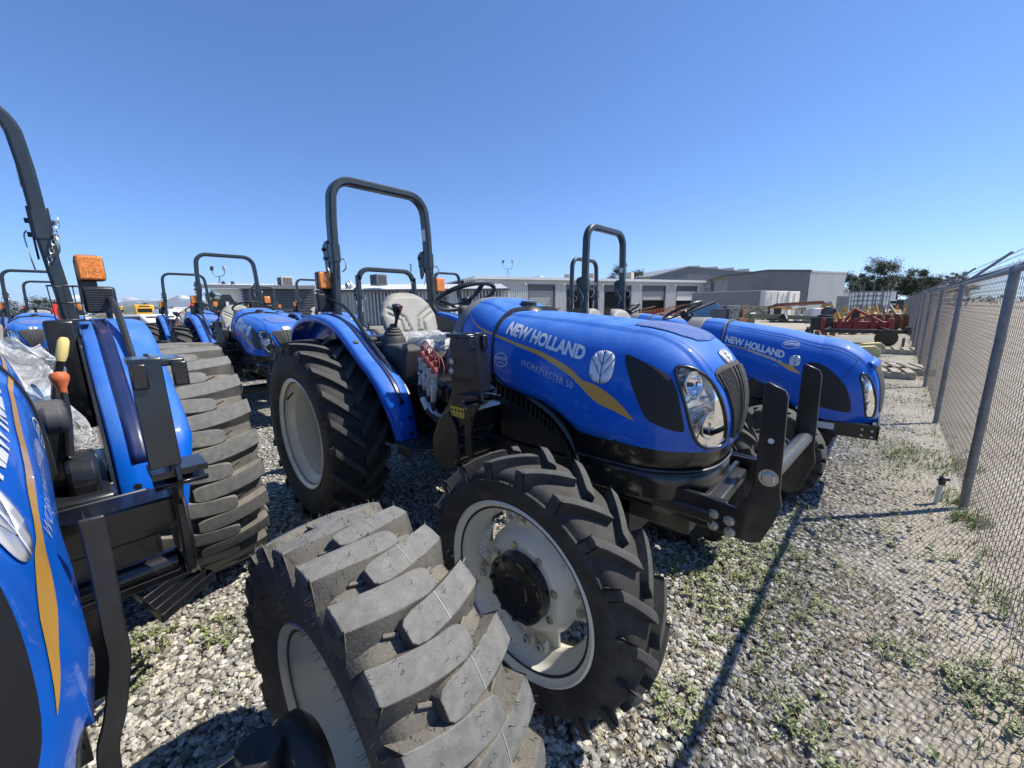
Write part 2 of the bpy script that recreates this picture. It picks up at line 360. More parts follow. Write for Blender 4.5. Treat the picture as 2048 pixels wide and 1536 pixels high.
# ------------------------------------------------------------------ wheels (axis = y, centre at the origin)
def carc(R_, W, rr):
    """half profile of the carcass: list of (radius, |y|) from tread centre to bead"""
    h = R_ - rr
    return [(R_, 0), (R_ - .003, W * .15), (R_ - .010, W * .29), (R_ - .022, W * .40), (R_ - .045, W * .462), (R_ - h * .34, W * .495), (R_ - h * .5, W * .5), (R_ - h * .68, W * .485), (R_ - h * .85, W * .44), (R_ - h * .93, W * .415), (R_ - h * .96, W * .42), (rr - .004, W * .385), (rr - .02, W * .37)]
def interp(tab, x):
    for (a, b), (c, d) in zip(tab, tab[1:]):
        if x <= c: return b + (d - b) * (x - a) / (c - a) if c > a else b
    return tab[-1][1]
def tyre(name, parent, R_, W, rr, style, mats, hairs=False, seed=1):
    rnd = random.Random(seed); hl = {'bar': .030, 'block': .032}[style]; Rc = R_ - hl
    pr = carc(Rc, W, rr); full = [(r, -y) for r, y in pr[::-1]] + [(r, y) for r, y in pr[1:]]
    # smooth profile
    sm = smoothpts([(r, y, 0) for r, y in full], 2); m = M(); m.lathe([(p.x, p.y) for p in sm], n=120)
    tab = [(y, r) for r, y in pr[:6]]
    def base(y): return interp(tab, abs(y))
    if style == 'block': nl, lead, over, w0, w1, pw = (21 if R_ < .6 else 25), (.075 if R_ < .6 else .08), .18, (.066 if R_ < .6 else .078), (.064 if R_ < .6 else .072), 0
    else: nl, lead, over, w0, w1, pw = 19 if R_ < .6 else 22, .27, .015, .036, .040, 1.0
    if style == 'bar' and R_ > .6: lead = .31; w0, w1 = .046, .050
    def P(phi, y, r): return Vector((r * math.sin(phi), y, r * math.cos(phi)))
    for sg in (-1, 1):
        for k in range(nl):
            p0 = 2 * math.pi * (k + (.5 if sg > 0 else 0)) / nl + .1
            if style == 'block':
                ts = [-.16, -.10, -.03, 0, .12, .25, .4, .55, .7, .85, .95, 1]
            else: ts = [-.20, -.12, -.04, 0, .15, .35, .55, .75, .92, 1]
            rows = []; ysh = W * .475
            for t in ts:
                tt = max(t, 0); y = sg * (ysh - tt * (ysh + (over * W))); ph = p0 + lead * (tt ** pw if pw else 1 - (1 - tt) ** 2.2)
                yy = sg * (ysh + (W * .025) * min(1, -t * 14)) if t < 0 else y
                wl = (w0 + (w1 - w0) * tt) / R_; 
                crown = .016 * (2 * abs(y) / W) ** 2.2
                if t < 0:
                    f = -t; rt = R_ - crown - (f / .16 if style == 'block' else f / .2) * (.085 if style == 'block' else .07); rb = rt - .05
                    outy = W * (.475 + .03 * min(1, f * 9)); yb = sg * (outy - .022); yy = sg * outy; ts_ = 1 - f * 1.6
                else: rt = R_ - crown; rb = base(y) - .006; yb = y; ts_ = 1
                if t > .94: ts_ = .55 if style == 'block' else .8
                if t == .95: ts_ = .86
                tilt = .12 * (1 if style == 'bar' else .6)
                bw = wl * .5 * ts_ + (.014 if style == 'block' else .008) / R_; tw = wl * .5 * ts_
                # stagger the two edges along y so that the bar is cut along its own direction
                rows.append([P(ph - bw, yb, rb), P(ph - tw, yy, rt), P(ph, yy, rt + .001), P(ph + tw, yy, rt), P(ph + (tw + (.030 * (1 - tt) + .012) / R_ if style == 'block' else bw), yb, rb)])
            b = len(m.v)
            for r_ in rows: m.v += [tuple(q) for q in r_]
            for i in range(len(rows) - 1):
                for j in range(4):
                    m.f.append((b + i * 5 + j, b + i * 5 + j + 1, b + (i + 1) * 5 + j + 1, b + (i + 1) * 5 + j)); m.mi.append(1 if j in (1, 2) and ts[i] >= -.04 else 0)
            n5 = b + (len(rows) - 1) * 5
            m.f.append(tuple(n5 + j for j in range(5))); m.mi.append(0); m.f.append(tuple(b + j for j in range(5))[::-1]); m.mi.append(0)
            if style == 'block' and hairs:
                for ti in (4, 5, 6, 7):
                    ya = rows[ti][2].y; yb2 = rows[ti + 1][2].y
                    if (ya - .035) * (yb2 - .035) <= 0:
                        f = (ya - .035) / (ya - yb2 + 1e-9); e1, e2 = [rows[ti][q].lerp(rows[ti + 1][q], f) for q in (1, 3)]; n_ = Vector((e1.x + e2.x, 0, e1.z + e2.z)).normalized() * .0012; dy = Vector((0, .0007, 0)); b9 = len(m.v); e3 = rows[ti][2].lerp(rows[ti + 1][2], f)
                        m.v += [tuple(e1 + n_ - dy), tuple(e3 + n_ - dy), tuple(e2 + n_ - dy), tuple(e2 + n_ + dy), tuple(e3 + n_ + dy), tuple(e1 + n_ + dy)]; m.f += [(b9, b9 + 1, b9 + 4, b9 + 5), (b9 + 1, b9 + 2, b9 + 3, b9 + 4)]; m.mi += [2, 2]
            if style == 'block':   # little ribs between the lugs
                for q, (ya, yb_, da) in enumerate(((.36, .24, .19), (.27, .18, .25))):
                    ph = p0 + da * .5 + q * .035; a = P(ph, sg * W * ya, base(W * ya) + .002); c = P(ph + .035, sg * W * yb_, base(W * yb_) + .002)
                    m.bar(a, c, .009, .016, up=P(ph, 0, 1))
    o = m.build(name, list(mats) + [LINEM], parent, smooth=38, fix=True)
    if style == 'block' or R_ < .6:
        d = o.modifiers.new('b', 'BEVEL'); d.width = .009 if style == 'block' else .004; d.segments = 3 if style == 'block' else 2; d.limit_method = 'ANGLE'; d.angle_limit = R(42)
    if hairs:
        h = M()
        for _ in range(1500):
            ph = rnd.uniform(-2.2, 2.6); sg = rnd.choice((-1, 1)); u = rnd.random()
            if u < .45: y = sg * W * rnd.choice((.47, .475, .3, .18, .02)); r = R_ - .016 * (2 * abs(y) / W) ** 2.2 - .002
            elif u < .6: y = sg * W * rnd.uniform(.1, .45); r = base(y)
            else: y = sg * W * .49; r = R_ - rnd.choice((.045, .09, .13, .16))
            a = P(ph, y, r); nn = P(ph, sg * .1 if u < .6 else sg * 1.2, .9 if u < .6 else .25).normalized(); nn = (nn + Vector((rnd.uniform(-.4, .4), rnd.uniform(-.4, .4), rnd.uniform(-.4, .4)))).normalized()
            h.tube([a, a + nn * rnd.uniform(.008, .016)], .0006, 3)
        ho = h.build('vent_hairs', RUBBER, o, smooth=0, fix=False); ho['kind'] = 'stuff'
    return o
def hexbolt(m, c, ax, r, h):
    m.lathe([(0, h), (r * .8, h), (r, h * .75), (r, 0)], c, ax, 6); m.lathe([(r * 1.35, .003), (r * 1.35, 0)], c, ax, 16); m.lathe([(0, .0031), (r * 1.35, .003)], c, ax, 16)
def rim_barrel(m, rr, yo, yi):
    """flange at y=yo (outer) to y=yi (inner); sign by yo-yi"""
    s = 1 if yo > yi else -1; w_ = abs(yo - yi); t = .012
    prof = [(rr + .004, 0), (rr + .006, .006), (rr - .002, .012), (rr - .014, .016), (rr - .020, .05), (rr - .035, .07), (rr - .055, .09), (rr - .060, w_ * .5), (rr - .055, w_ - .09), (rr - .02, w_ - .04), (rr - .012, w_ - .01), (rr + .006, w_), (rr + .010, w_ - .004), (rr - .002, w_ - .03), (rr - .045, w_ - .09), (rr - .045, .09), (rr - .005, .03), (rr + .012, .004)]
    m.lathe([(r, yo - s * h) for r, h in prof], n=72, closed=True)
def wheel_front_bar(parent, pos, steer, sg, hairs=False):
    """narrow farm tyre on a cream dished rim; sg=-1: outer side towards -y"""
    w_ = empty('front_wheel', pos, steer, parent)
    tyre('tyre', w_, .490, .235, .318, 'bar', [RUBBER, RUBTOP])
    o = sg * .108; m = M(); rim_barrel(m, .322, o, -sg * .1)
    # dish with four cut-outs
    N = 96; rows = []
    def rad(a):
        q = ((a - .17 + math.pi / 4) % (math.pi / 2)) - math.pi / 4; k = abs(q) / (math.pi / 4)
        k = max(0, min(1, (k - .34) / .30)); k = k * k * (3 - 2 * k); return .285 * (1 - k) + .205 * k
    prof = [(.06, .050), (.10, .052), (.155, .052), (.175, .044), (.192, .022), (.205, .008), (.225, .002), (1, .0)]
    for side in (0, 1):
        for i in range(N + 1):
            a = 2 * math.pi * i / N; ra = rad(a)
            rows.append([Vector((min(r, ra) * math.cos(a) if r < 1 else ra * math.cos(a), sg * (y - side * .010), (min(r, ra) if r < 1 else ra) * math.sin(a))) for r, y in prof])
        m.grid(rows); rows = []
    r_ = m.build('rim', RIM, w_, smooth=40)
    for q in range(4):
        for dq in (-.14, .14):
            a = q * math.pi / 2 + dq + .17
            c = Vector((.250 * math.cos(a), sg * .016, .250 * math.sin(a))); d = Vector((math.cos(a), 0, math.sin(a)))
            cl = M(); cl.tube([c - d * .02 + Vector((0, sg * .004, 0)), c + d * .035 + Vector((0, -sg * .01, 0))], .019, 10); cl.build('clamp_lug', RIM, r_, smooth=40)
    for q in range(4):
        for dq in (-.14, .14):
            a = q * math.pi / 2 + dq + .17; bo = M(); hexbolt(bo, (.240 * math.cos(a), sg * .034, .240 * math.sin(a)), (0, sg, 0), .013, .016); bo.build('rim_bolt', STEEL, r_, smooth=0)
    hb = M(); hb.lathe([(.128, .03), (.128, .09), (.122, .096), (.112, .098), (.108, .094), (.060, .095), (.055, .100), (0, .100)], (0, 0, 0), (0, sg, 0), 40)
    for q in range(12): a = 2 * math.pi * q / 12; hexbolt(hb, (.113 * math.cos(a), sg * .096, .113 * math.sin(a)), (0, sg, 0), .009, .01)
    hb.cyl((.03, sg * .1, .04), (.03, sg * .108, .04), .012, 12); hb.cyl((-.04, sg * .1, -.01), (-.04, sg * .108, -.01), .01, 12)
    hb.build('hub', BLACK_G, w_, smooth=35)
    nb = M()
    for q in range(8): a = 2 * math.pi * (q + .3) / 8; hexbolt(nb, (.148 * math.cos(a), sg * .042, .148 * math.sin(a)), (0, sg, 0), .014, .018)
    nb.build('wheel_nuts', ZINCY, w_, smooth=0)
    tg = M(); pts = smoothpts([(-.115, sg * .07, .222), (-.135, sg * .085, .17), (-.165, sg * .085, .11), (-.172, sg * .09, .05)], 4)
    for i, (a, b) in enumerate(zip(pts, pts[1:])):
        wa = .004 + .022 * i / len(pts); wb = .004 + .022 * (i + 1) / len(pts); bq = len(tg.v)
        tg.v += [tuple(a + Vector((-wa, 0, 0))), tuple(a + Vector((wa, 0, 0))), tuple(b + Vector((wb, .004, 0))), tuple(b + Vector((-wb, .004, 0)))]; tg.f.append((bq, bq + 1, bq + 2, bq + 3)); tg.mi.append(0)
    if hairs: tg.build('paper_tag', LABELW, w_, smooth=0, solid=.0008)
    # size marking embossed on the sidewall
    if hairs:
        bm = text_bm('8.3/8-24', .02)
        for v in bm.verts:
            a = 1.05 - .62 * v.co.x * sg * -1 if sg < 0 else 1.05; a = math.pi / 2 + .42 - .55 * v.co.x * -sg; rr_ = .405 + .022 * v.co.y
            v.co = Vector((rr_ * math.cos(a) * (1), sg * (.1150 + .002), rr_ * math.sin(a)))
        me = bpy.data.meshes.new('size_marking'); bm.to_mesh(me); bm.free(); me.materials.append(MATS['gloss black steel']); t = bpy.data.objects.new('size_marking', me); COL.objects.link(t); t.parent = w_
    return w_
def wheel_rear(parent, pos, sg, W=.37, R_=.655, style='bar', rr=.385, off=.165):
    w_ = empty('rear_wheel', pos, 0, parent)
    tyre('tyre', w_, R_, W, rr - .004, style, [RUBBER, RUBTOP] if style == 'bar' else [RUB_D, RUBTOP2])
    m = M(); rim_barrel(m, rr, sg * off, -sg * off)
    m.lathe([(.385 * .84, -.115), (.30, -.105), (.27, -.085), (.17, -.075), (.12, -.075), (.12, -.09), (.27, -.10), (.30, -.12)], (0, 0, 0), (0, sg, 0), 64)
    r_ = m.build('rim', RIM, w_, smooth=40)
    b = M()
    for q in range(8): a = 2 * math.pi * q / 8; hexbolt(b, (.20 * math.cos(a), -sg * .073, .20 * math.sin(a)), (0, sg, 0), .015, .02)
    for q in range(8): a = 2 * math.pi * (q + .5) / 8; hexbolt(b, (.285 * math.cos(a), -sg * .09, .285 * math.sin(a)), (0, sg, 0), .016, .02)
    b.build('wheel_nuts', STEEL, w_, smooth=0)
    h = M(); h.lathe([(.14, -.20), (.14, -.07), (.10, -.05), (.06, -.02), (0, -.02)], (0, 0, 0), (0, sg, 0), 32); h.build('hub', BLACK_G, w_)
    v = M(); v.cyl((-.20, sg * .11, .26), (-.185, sg * .15, .23), .006, 8); v.cyl((-.185, sg * .15, .23), (-.182, sg * .158, .225), .009, 8); v.build('valve', BLACK, r_)
    return w_
def wheel_front_block(parent, pos, steer, sg, R_=.475, W=.30, rr=.255, hairs=False, seed=3):
    w_ = empty('front_wheel', pos, steer, parent)
    tyre('tyre', w_, R_, W, rr - .003, 'block', [RUB_D if hairs else RUBBER, RUBTOP2 if hairs else RUBTOP], hairs=hairs, seed=seed)
    m = M(); rim_barrel(m, rr, sg * W * .43, -sg * W * .43)
    m.lathe([(rr - .05, .0), (.17, .03), (.13, .035), (.08, .035), (.08, .025), (.13, .025), (.17, .02), (rr - .05, -.01)], (0, 0, 0), (0, sg, 0), 48)
    m.build('rim', RIM, w_, smooth=40)
    h = M(); h.lathe([(.10, .03), (.10, .08), (.08, .09), (0, .09)], (0, 0, 0), (0, sg, 0), 32); h.build('hub', BLACK_G, w_)
    b = M()
    for q in range(8): a = 2 * math.pi * q / 8; hexbolt(b, (.125 * math.cos(a), sg * .035, .125 * math.sin(a)), (0, sg, 0), .013, .018)
    b.build('wheel_nuts', ZINCY, w_, smooth=0)
    return w_
# ------------------------------------------------------------------ tractor body pieces (local: x forward from the front axle, y left, z up)
NOSE_C = [(0, .443), (.15, .443), (.3, .441), (.45, .429), (.6, .408), (.75, .38), (.9, .353), (1, .342)]
HC = Hood(top=[(-.57, 1.470), (-.45, 1.462), (-.2, 1.442), (0, 1.425), (.12, 1.408)],
          base=[(-.57, 1.17), (-.5, 1.12), (-.36, 1.09), (-.22, 1.07), (-.12, 1.03), (-.03, .975), (.12, .965)],
          nose=NOSE_C, piv=(.12, .965), w=[(-.57, .345), (-.15, .358), (.0, .356), (.12, .350)])
HC.flare = .045
DC = Hood(top=[(-.90, 1.535), (-.80, 1.548), (-.70, 1.53), (-.62, 1.492), (-.582, 1.476)], base=[(-.90, 1.12), (-.582, 1.12)],
          nose=NOSE_C, piv=(-.582, 1.12), w=[(-.90, .30), (-.75, .335), (-.582, .343)])
NOSE_R = [(0, .595), (.15, .59), (.33, .56), (.45, .53), (.6, .475), (.75, .43), (.9, .40), (1, .385)]
HR = Hood(top=[(-.47, 1.335), (-.28, 1.31), (0, 1.265), (.2, 1.215)],
          base=[(-.47, 1.0), (-.30, .92), (-.18, .86), (-.02, .80), (.10, .68), (.2, .62)],
          nose=NOSE_R, piv=(.2, .62), w=[(-.47, .29), (.2, .315)], n=(3.2, 2.6), m=(2.6, 2.3))
def poly_rot(poly, n=3):
    return [(p.x, p.y) for p in smoothpts([(x, y, 0) for x, y in poly], n, True)]
def hood_shell(H, name, m, parent, us, holes=(), inside=None):
    """shell of the hood; faces whose (u,theta) centre is inside a hole polygon are left out"""
    def inp(p, poly):
        c = False; n = len(poly)
        for i in range(n):
            a, b = poly[i], poly[i - 1]
            if (a[1] > p[1]) != (b[1] > p[1]) and p[0] < (b[0] - a[0]) * (p[1] - a[1]) / (b[1] - a[1]) + a[0]: c = not c
        return c
    nt_ = 168; me = M(); rows = [[H.pt(u, math.pi * k / nt_) for k in range(nt_ + 1)] for u in us]
    me.v = [p for r in rows for p in r]
    for i in range(len(us) - 1):
        for j in range(nt_):
            cu_ = (us[i] + us[i + 1]) / 2; ct = math.pi * (j + .5) / nt_
            if any(inp((cu_, ct), h) for h in holes): continue
            b = i * (nt_ + 1) + j; me.f.append((b, b + 1, b + nt_ + 2, b + nt_ + 1)); me.mi.append(0)
    o = me.build(name, m, parent, smooth=50)
    d = o.modifiers.new('s', 'SOLIDIFY'); d.thickness = .006; d.offset = -1
    return o
def mirror_t(poly): return [(u, math.pi - t) for u, t in poly]
def patch_uv(H, poly, off, name, m, parent, thick=0, step=(.025, .04), smooth=60):
    return drape(bm2d([poly], step), lambda u, t: H.pt(max(-1, min(1, u)), max(.0005, min(math.pi - .0005, t))), off, name, m, parent, thick, smooth)
def patch_side(H, polys, sg, off, name, m, parent, thick=0, step=(.02, .02)):
    return drape(bm2d(polys, step), lambda x, z: H.side(x, z, sg), off, name, m, parent, thick)
def side_text(H, txt, sg, p0, p1, h, name, m, parent, bold=0, off=.002):
    """text whose baseline runs p0 -> p1 (x,z) with x growing towards the nose; on the left flank (sg>0) it starts at the nose"""
    bm = text_bm(txt, bold); cut(bm, (.04, .34)); a = Vector((*p0, 0)); b = Vector((*p1, 0))
    if sg > 0: a, b = b, a
    d = b - a; nrm = Vector((0, 1, 0)); nrm = Vector((-d.y, d.x, 0)).normalized()
    if nrm.y < 0: nrm = -nrm
    nrm = (nrm * .35 + Vector((0, 1, 0)) * .65).normalized()
    for v in bm.verts: v.co = a + d * v.co.x + nrm * v.co.y * h
    return drape(bm, lambda x, z: H.side(x, z, sg), off, name, m, parent)
def ribbon_poly(top, bot):
    t = smoothpts([(x, z, 0) for x, z in top], 4); b = smoothpts([(x, z, 0) for x, z in bot], 4)
    return [[(t[i].x, t[i].y), (t[i + 1].x, t[i + 1].y), (b[i + 1].x, b[i + 1].y), (b[i].x, b[i].y)] for i in range(len(t) - 1)]
def leaf_polys(cx, cz, w_, h_):
    """rounded leaf badge cut into blades by a centre gap and slanting gaps"""
    out = []; el = []
    for k in range(40):
        a = 2 * math.pi * k / 40; r = 1 / (abs(math.cos(a)) ** 2.6 + abs(math.sin(a)) ** 2.6) ** (1 / 2.6); el.append((r * math.cos(a), r * math.sin(a)))
    for s in (-1, 1):
        half = clip(el, -s, 0, -.05)
        cuts = [(-2, -.62), (-.55, .05), (.12, .74), (.81, 3)]
        for lo, hi in cuts:
            # blades rise outward: line z - 1.15*|x| = const
            p = clip(half, -1.15 * s, 1, hi)
            p = clip(p, 1.15 * s, -1, -lo)
            if len(p) > 2: out.append([(cx + x * w_, cz + z * h_ * (1 if z > 0 else 1.05)) for x, z in p])
    return out
def ellipse_ring(cx, cz, a, b, t, n=40):
    o = [(cx + a * math.cos(2 * math.pi * k / n), cz + b * math.sin(2 * math.pi * k / n)) for k in range(n)]; i = [(cx + (a - t) * math.cos(2 * math.pi * k / n), cz + (b - t) * math.sin(2 * math.pi * k / n)) for k in range(n)]
    return [[o[k], o[(k + 1) % n], i[(k + 1) % n], i[k]] for k in range(n)]
def headlight(H, parent, poly, bowls, name='headlight'):
    e = empty(name, parent=parent)
    pc = (sum(p[0] for p in poly) / len(poly), sum(p[1] for p in poly) / len(poly))
    def sc(k): return [(pc[0] + (u - pc[0]) * k, pc[1] + (t - pc[1]) * k) for u, t in poly]
    # bezel ring
    i = sc(.965); n = len(poly); P_ = smoothpts([Vector(H.pt(min(q[0], 1), q[1])) for q in sc(1.01)], 2, True)
    q = M(); q.tube(P_, .0065, 8, closed=True); q.build('bezel', BLACK_G, e, smooth=60)
    # housing: wall + back
    bk = sc(.9); mm = M(); N = []
    def nrm(u, t):
        q = 1e-3; v = (Vector(H.pt(u + q, t)) - Vector(H.pt(u - q, t))).cross(Vector(H.pt(u, t + q)) - Vector(H.pt(u, t - q))).normalized()
        return v if v.dot(Vector(H.pt(u, t)) - Vector((.1, 0, 1))) > 0 else -v
    ro = [Vector(H.pt(*p)) for p in i]; rb = [Vector(H.pt(*p)) - nrm(*p) * .045 for p in bk]
    mm.grid([ro, rb], closed=True); c = sum(rb, Vector()) / n; b = len(mm.v) - n; mm.v.append(tuple(c)); ci = len(mm.v) - 1
    for k in range(n): mm.f.append((b + k, b + (k + 1) % n, ci)); mm.mi.append(0)
    mm.build('housing', GLASSB, e, smooth=25)
    for (u, t, r) in bowls:
        nn = nrm(u, t); nn = (nn * .45 + Vector((1, 0, -.05)) * .55).normalized(); p = Vector(H.pt(u, t)) - nn * .018
        q = M(); q.lathe([(r, .012), (r * .95, .010), (r * .85, -.006), (r * .6, -.020), (r * .3, -.028), (0, -.03)], p, nn, 32); bw = q.build('reflector', CHROME, e, smooth=60)
        q = M(); q.lathe([(r * 1.08, .006), (r * 1.08, .014), (r, .014), (r, .006)], p, nn, 32, closed=True); q.build('reflector_ring', STEEL, e)
        q = M(); q.lathe([(0, .008), (r * .16, .006), (r * .2, -.004), (r * .2, -.028)], p, nn, 16); q.build('bulb', BLACK_G, e)
    if len(bowls) > 1:
        um = (bowls[0][0] + bowls[1][0]) / 2; us = [p[1] for p in i]; lo, hi = min(us), max(us)
        q = M(); q.tube([Vector(H.pt(um, lo + (hi - lo) * (.12 + .76 * k / 8))) - nrm(um, lo + (hi - lo) * (.12 + .76 * k / 8)) * .012 for k in range(9)], .006, 6); q.build('divider', STEEL, e)
    patch_uv(H, sc(.96), -.002, 'lens', LENS, e, 0)
    return e
def rollbar(parent, x, zb, zj, zt, hw, ps=.72, sect=(.075, .05)):
    """folding two-post roll bar: lower posts, hinge plates, upper hoop; hw half width at the hinge"""
    a, b = sect; rr_ = .15
    def sec(a, b): c = .012; return [(-a / 2 + c, -b / 2), (a / 2 - c, -b / 2), (a / 2, -b / 2 + c), (a / 2, b / 2 - c), (a / 2 - c, b / 2), (-a / 2 + c, b / 2), (-a / 2, b / 2 - c), (-a / 2, -b / 2 + c)]
    e = empty('roll_bar', parent=parent)
    pts = [(x, -hw, zj - .02), (x, -hw + .005, zj + .18)]
    for y, z in arc(-hw + .015 + rr_, zt - rr_, rr_, 180, 90, 8): pts.append((x, y, z))
    for y, z in arc(hw - .015 - rr_, zt - rr_, rr_, 90, 0, 8): pts.append((x, y, z))
    pts += [(x, hw - .005, zj + .18), (x, hw, zj - .02)]
    m = M(); m.sweep(pts, sec(b, a), up=(1, 0, 0)); m.build('hoop', ROPSM, e, smooth=24)
    for s in (-1, 1):
        m = M(); m.sweep([(x + .01, s * (hw + .045), zb), (x, s * hw, zj - .10)], sec(.055, .08), up=(1, 0, 0))
        m.sweep([(x, s * hw, zj - .12), (x, s * hw, zj)], sec(.066, .092), up=(1, 0, 0))
        p = m.build('post', ROPSM, e, smooth=24)
        m = M(); pl = [(x - .15, zj - .05), (x - .145, zj - .0), (x - .09, zj + .035), (x - .03, zj + .04), (x - .03, zj - .22), (x - .08, zj - .29), (x - .115, zj - .28), (x - .13, zj - .16)]
        pl = [(x + (a_ - x) * ps, zj + (b_ - zj) * ps) for a_, b_ in pl]
        for yy in (-.036, .028): m.prism(pl, 'y', s * hw + yy, s * hw + yy + .008)
        for q, z in ((-.115, zj - .04), (-.10, zj - .13)): m.cyl((x + q * ps, s * hw - .05, zj + (z - zj) * ps), (x + q * ps, s * hw + .05, zj + (z - zj) * ps), .012, 10)
        m.build('hinge_plate', BLACK, p, bevel=.002)
        m = M(); lp = smoothpts([(x + .05, s * hw + .03, zj - .10), (x + .085, s * hw + .04, zj - .12), (x + .08, s * hw + .04, zj - .17), (x + .05, s * hw + .03, zj - .19)], 5); m.tube(lp, .005, 6)
        m.tube(smoothpts([(x - .05, s * (hw) - .05, zj - .08), (x - .02, s * hw - .06, zj - .11), (x + .02, s * hw - .055, zj - .20), (x - .01, s * hw - .05, zj - .26)], 5), .003, 5)
        m.build('lock_pin', STEEL, p)
    m = M()
    for k, (z0, z1) in enumerate(((.30, .17), (.15, -.0))):
        m.box((x + .001, hw - .033, zj + .14 + (z0 + z1) / 2 - .04), (.045, .003, z0 - z1 - .015))
    m.build('warning_sticker', LABELW, e, smooth=0)
    return e
def lamp_pair(parent, x, y, z, s):
    """amber flasher above a work lamp on a bracket outside the post"""
    e = empty('signal_lamp', parent=parent)
    m = M(); m.box((x - .015, y - s * .02, z - .07), (.02, .07, .22)); m.build('bracket', BLACK, e, bevel=.006)
    m = M(); m.box((x + .005, y, z), (.05, .105, .13)); h = m.build('lamp_body', BLACK, e, bevel=.018)
    m = M(); m.box((x + .037, y, z), (.022, .098, .122)); m.build('amber_lens', AMBER, e, bevel=.010)
    m = M(); m.box((x - .03, y, z), (.02, .098, .122)); m.build('amber_lens', AMBER, e, bevel=.008)
    m = M(); m.box((x + .01, y + s * .012, z - .158), (.06, .125, .135)); b = m.build('work_lamp', BLACK, e, bevel=.014)
    m = M()
    for k in range(10):
        zz = z - .213 + k * .012; m.box((x + .041, y + s * .012, zz), (.008, .10, .005))
    m.build('lamp_grille', PLAST, b)
    return e
def fender(parent, s, y0, y1, style='bar'):
    prof = [(-2.72, 1.20), (-2.70, 1.29), (-2.58, 1.385), (-2.38, 1.448), (-2.12, 1.462), (-1.92, 1.435), (-1.76, 1.38), (-1.61, 1.29), (-1.475, 1.20), (-1.36, 1.13), (-1.24, 1.03), (-1.175, .90), (-1.15, .80), (-1.14, .70)]
    P = smoothpts([(x, 0, z) for x, z in prof], 4); rows = []; cen = Vector((-2.0, 0, .6))
    def nrm(i): d = P[min(i + 1, len(P) - 1)] - P[max(i - 1, 0)]; n = Vector((-d.z, 0, d.x)).normalized(); return n if n.z > -.01 or i > 30 else -n
    ys = [(0, -.16), (0, -.04), (.018, -.012), (.05, 0), (.3, .006), (.6, .004), (.85, 0), (.94, -.008), (.985, -.022), (1, -.045)]
    for i, p in enumerate(P):
        d = (P[min(i + 1, len(P) - 1)] - P[max(i - 1, 0)]).normalized(); n = Vector((-d.z, 0, d.x)); n = n if n.dot(p - cen) > 0 else -n
        tip = min(1, i / 10 + .35); yo = y0 + (y1 - y0) * (1 if i > 8 else .8 + .025 * i) * (1 - .9 * max(0, 1.0 - p.z))
        rows.append([p + n * k * tip + Vector((0, s * (y0 + (yo - y0) * t), 0)) for t, k in ys])
    m = M(); m.grid(rows); f = m.build('fender', BLUE, parent, smooth=60, solid=.006)
    # inner wall (black) under the fender
    m = M(); poly = [(p.x, p.z - .02) for p in P] + [(-1.3, .62), (-2.1, .62), (-2.66, 1.1)]; m.prism(poly, 'y', s * (y0 - .012), s * (y0 - .002)); m.build('inner_panel', BLACK_G, f, smooth=0)
    # dark moulded stripe along the crown
    rows = []; rows2 = []
    for i, p in enumerate(P[14:-9]):
        j = i + 14; d = (P[j + 1] - P[j - 1]).normalized(); n = Vector((-d.z, 0, d.x)); n = n if n.dot(p - cen) > 0 else -n
        rows.append([p + n * (.0105) + Vector((0, s * (y0 + (y1 - y0) * t), 0)) for t in ((.34, .40, .46, .52) if style == 'bar' else (.20, .27, .34, .41))])
    m = M(); m.grid(rows); m.build('fender_stripe', BLUE_D, f, smooth=60, solid=.002)
    # hand rail
    hy = y0 + (y1 - y0) * .22 if style == 'bar' else y0 + (y1 - y0) * .56
    m = M(); m.tube(smoothpts([(-2.40, s * hy, 1.40), (-2.40, s * hy, 1.50), (-2.30, s * hy, 1.565), (-2.12, s * hy, 1.57), (-1.86, s * hy, 1.50), (-1.56, s * hy, 1.28), (-1.36, s * hy, 1.135), (-1.33, s * hy, 1.08), (-1.38, s * hy, 1.03), (-1.46, s * hy, 1.08)], 5), .014, 8); m.build('hand_rail', BLACK, f)
    m = M(); m.lathe([(0, .010), (.016, .008), (.018, 0)], (-1.60, s * (y1 - .05), 1.29), (.55, 0, .83), 14); m.build('plug', PLAST, f)
    for z in (.86, .76): m = M(); m.lathe([(0, .006), (.012, .004), (.013, 0)], (-1.135, s * (y0 + .05), z), (1, 0, 0), 12); m.build('fender_bolt', BLACK, f)
    return f
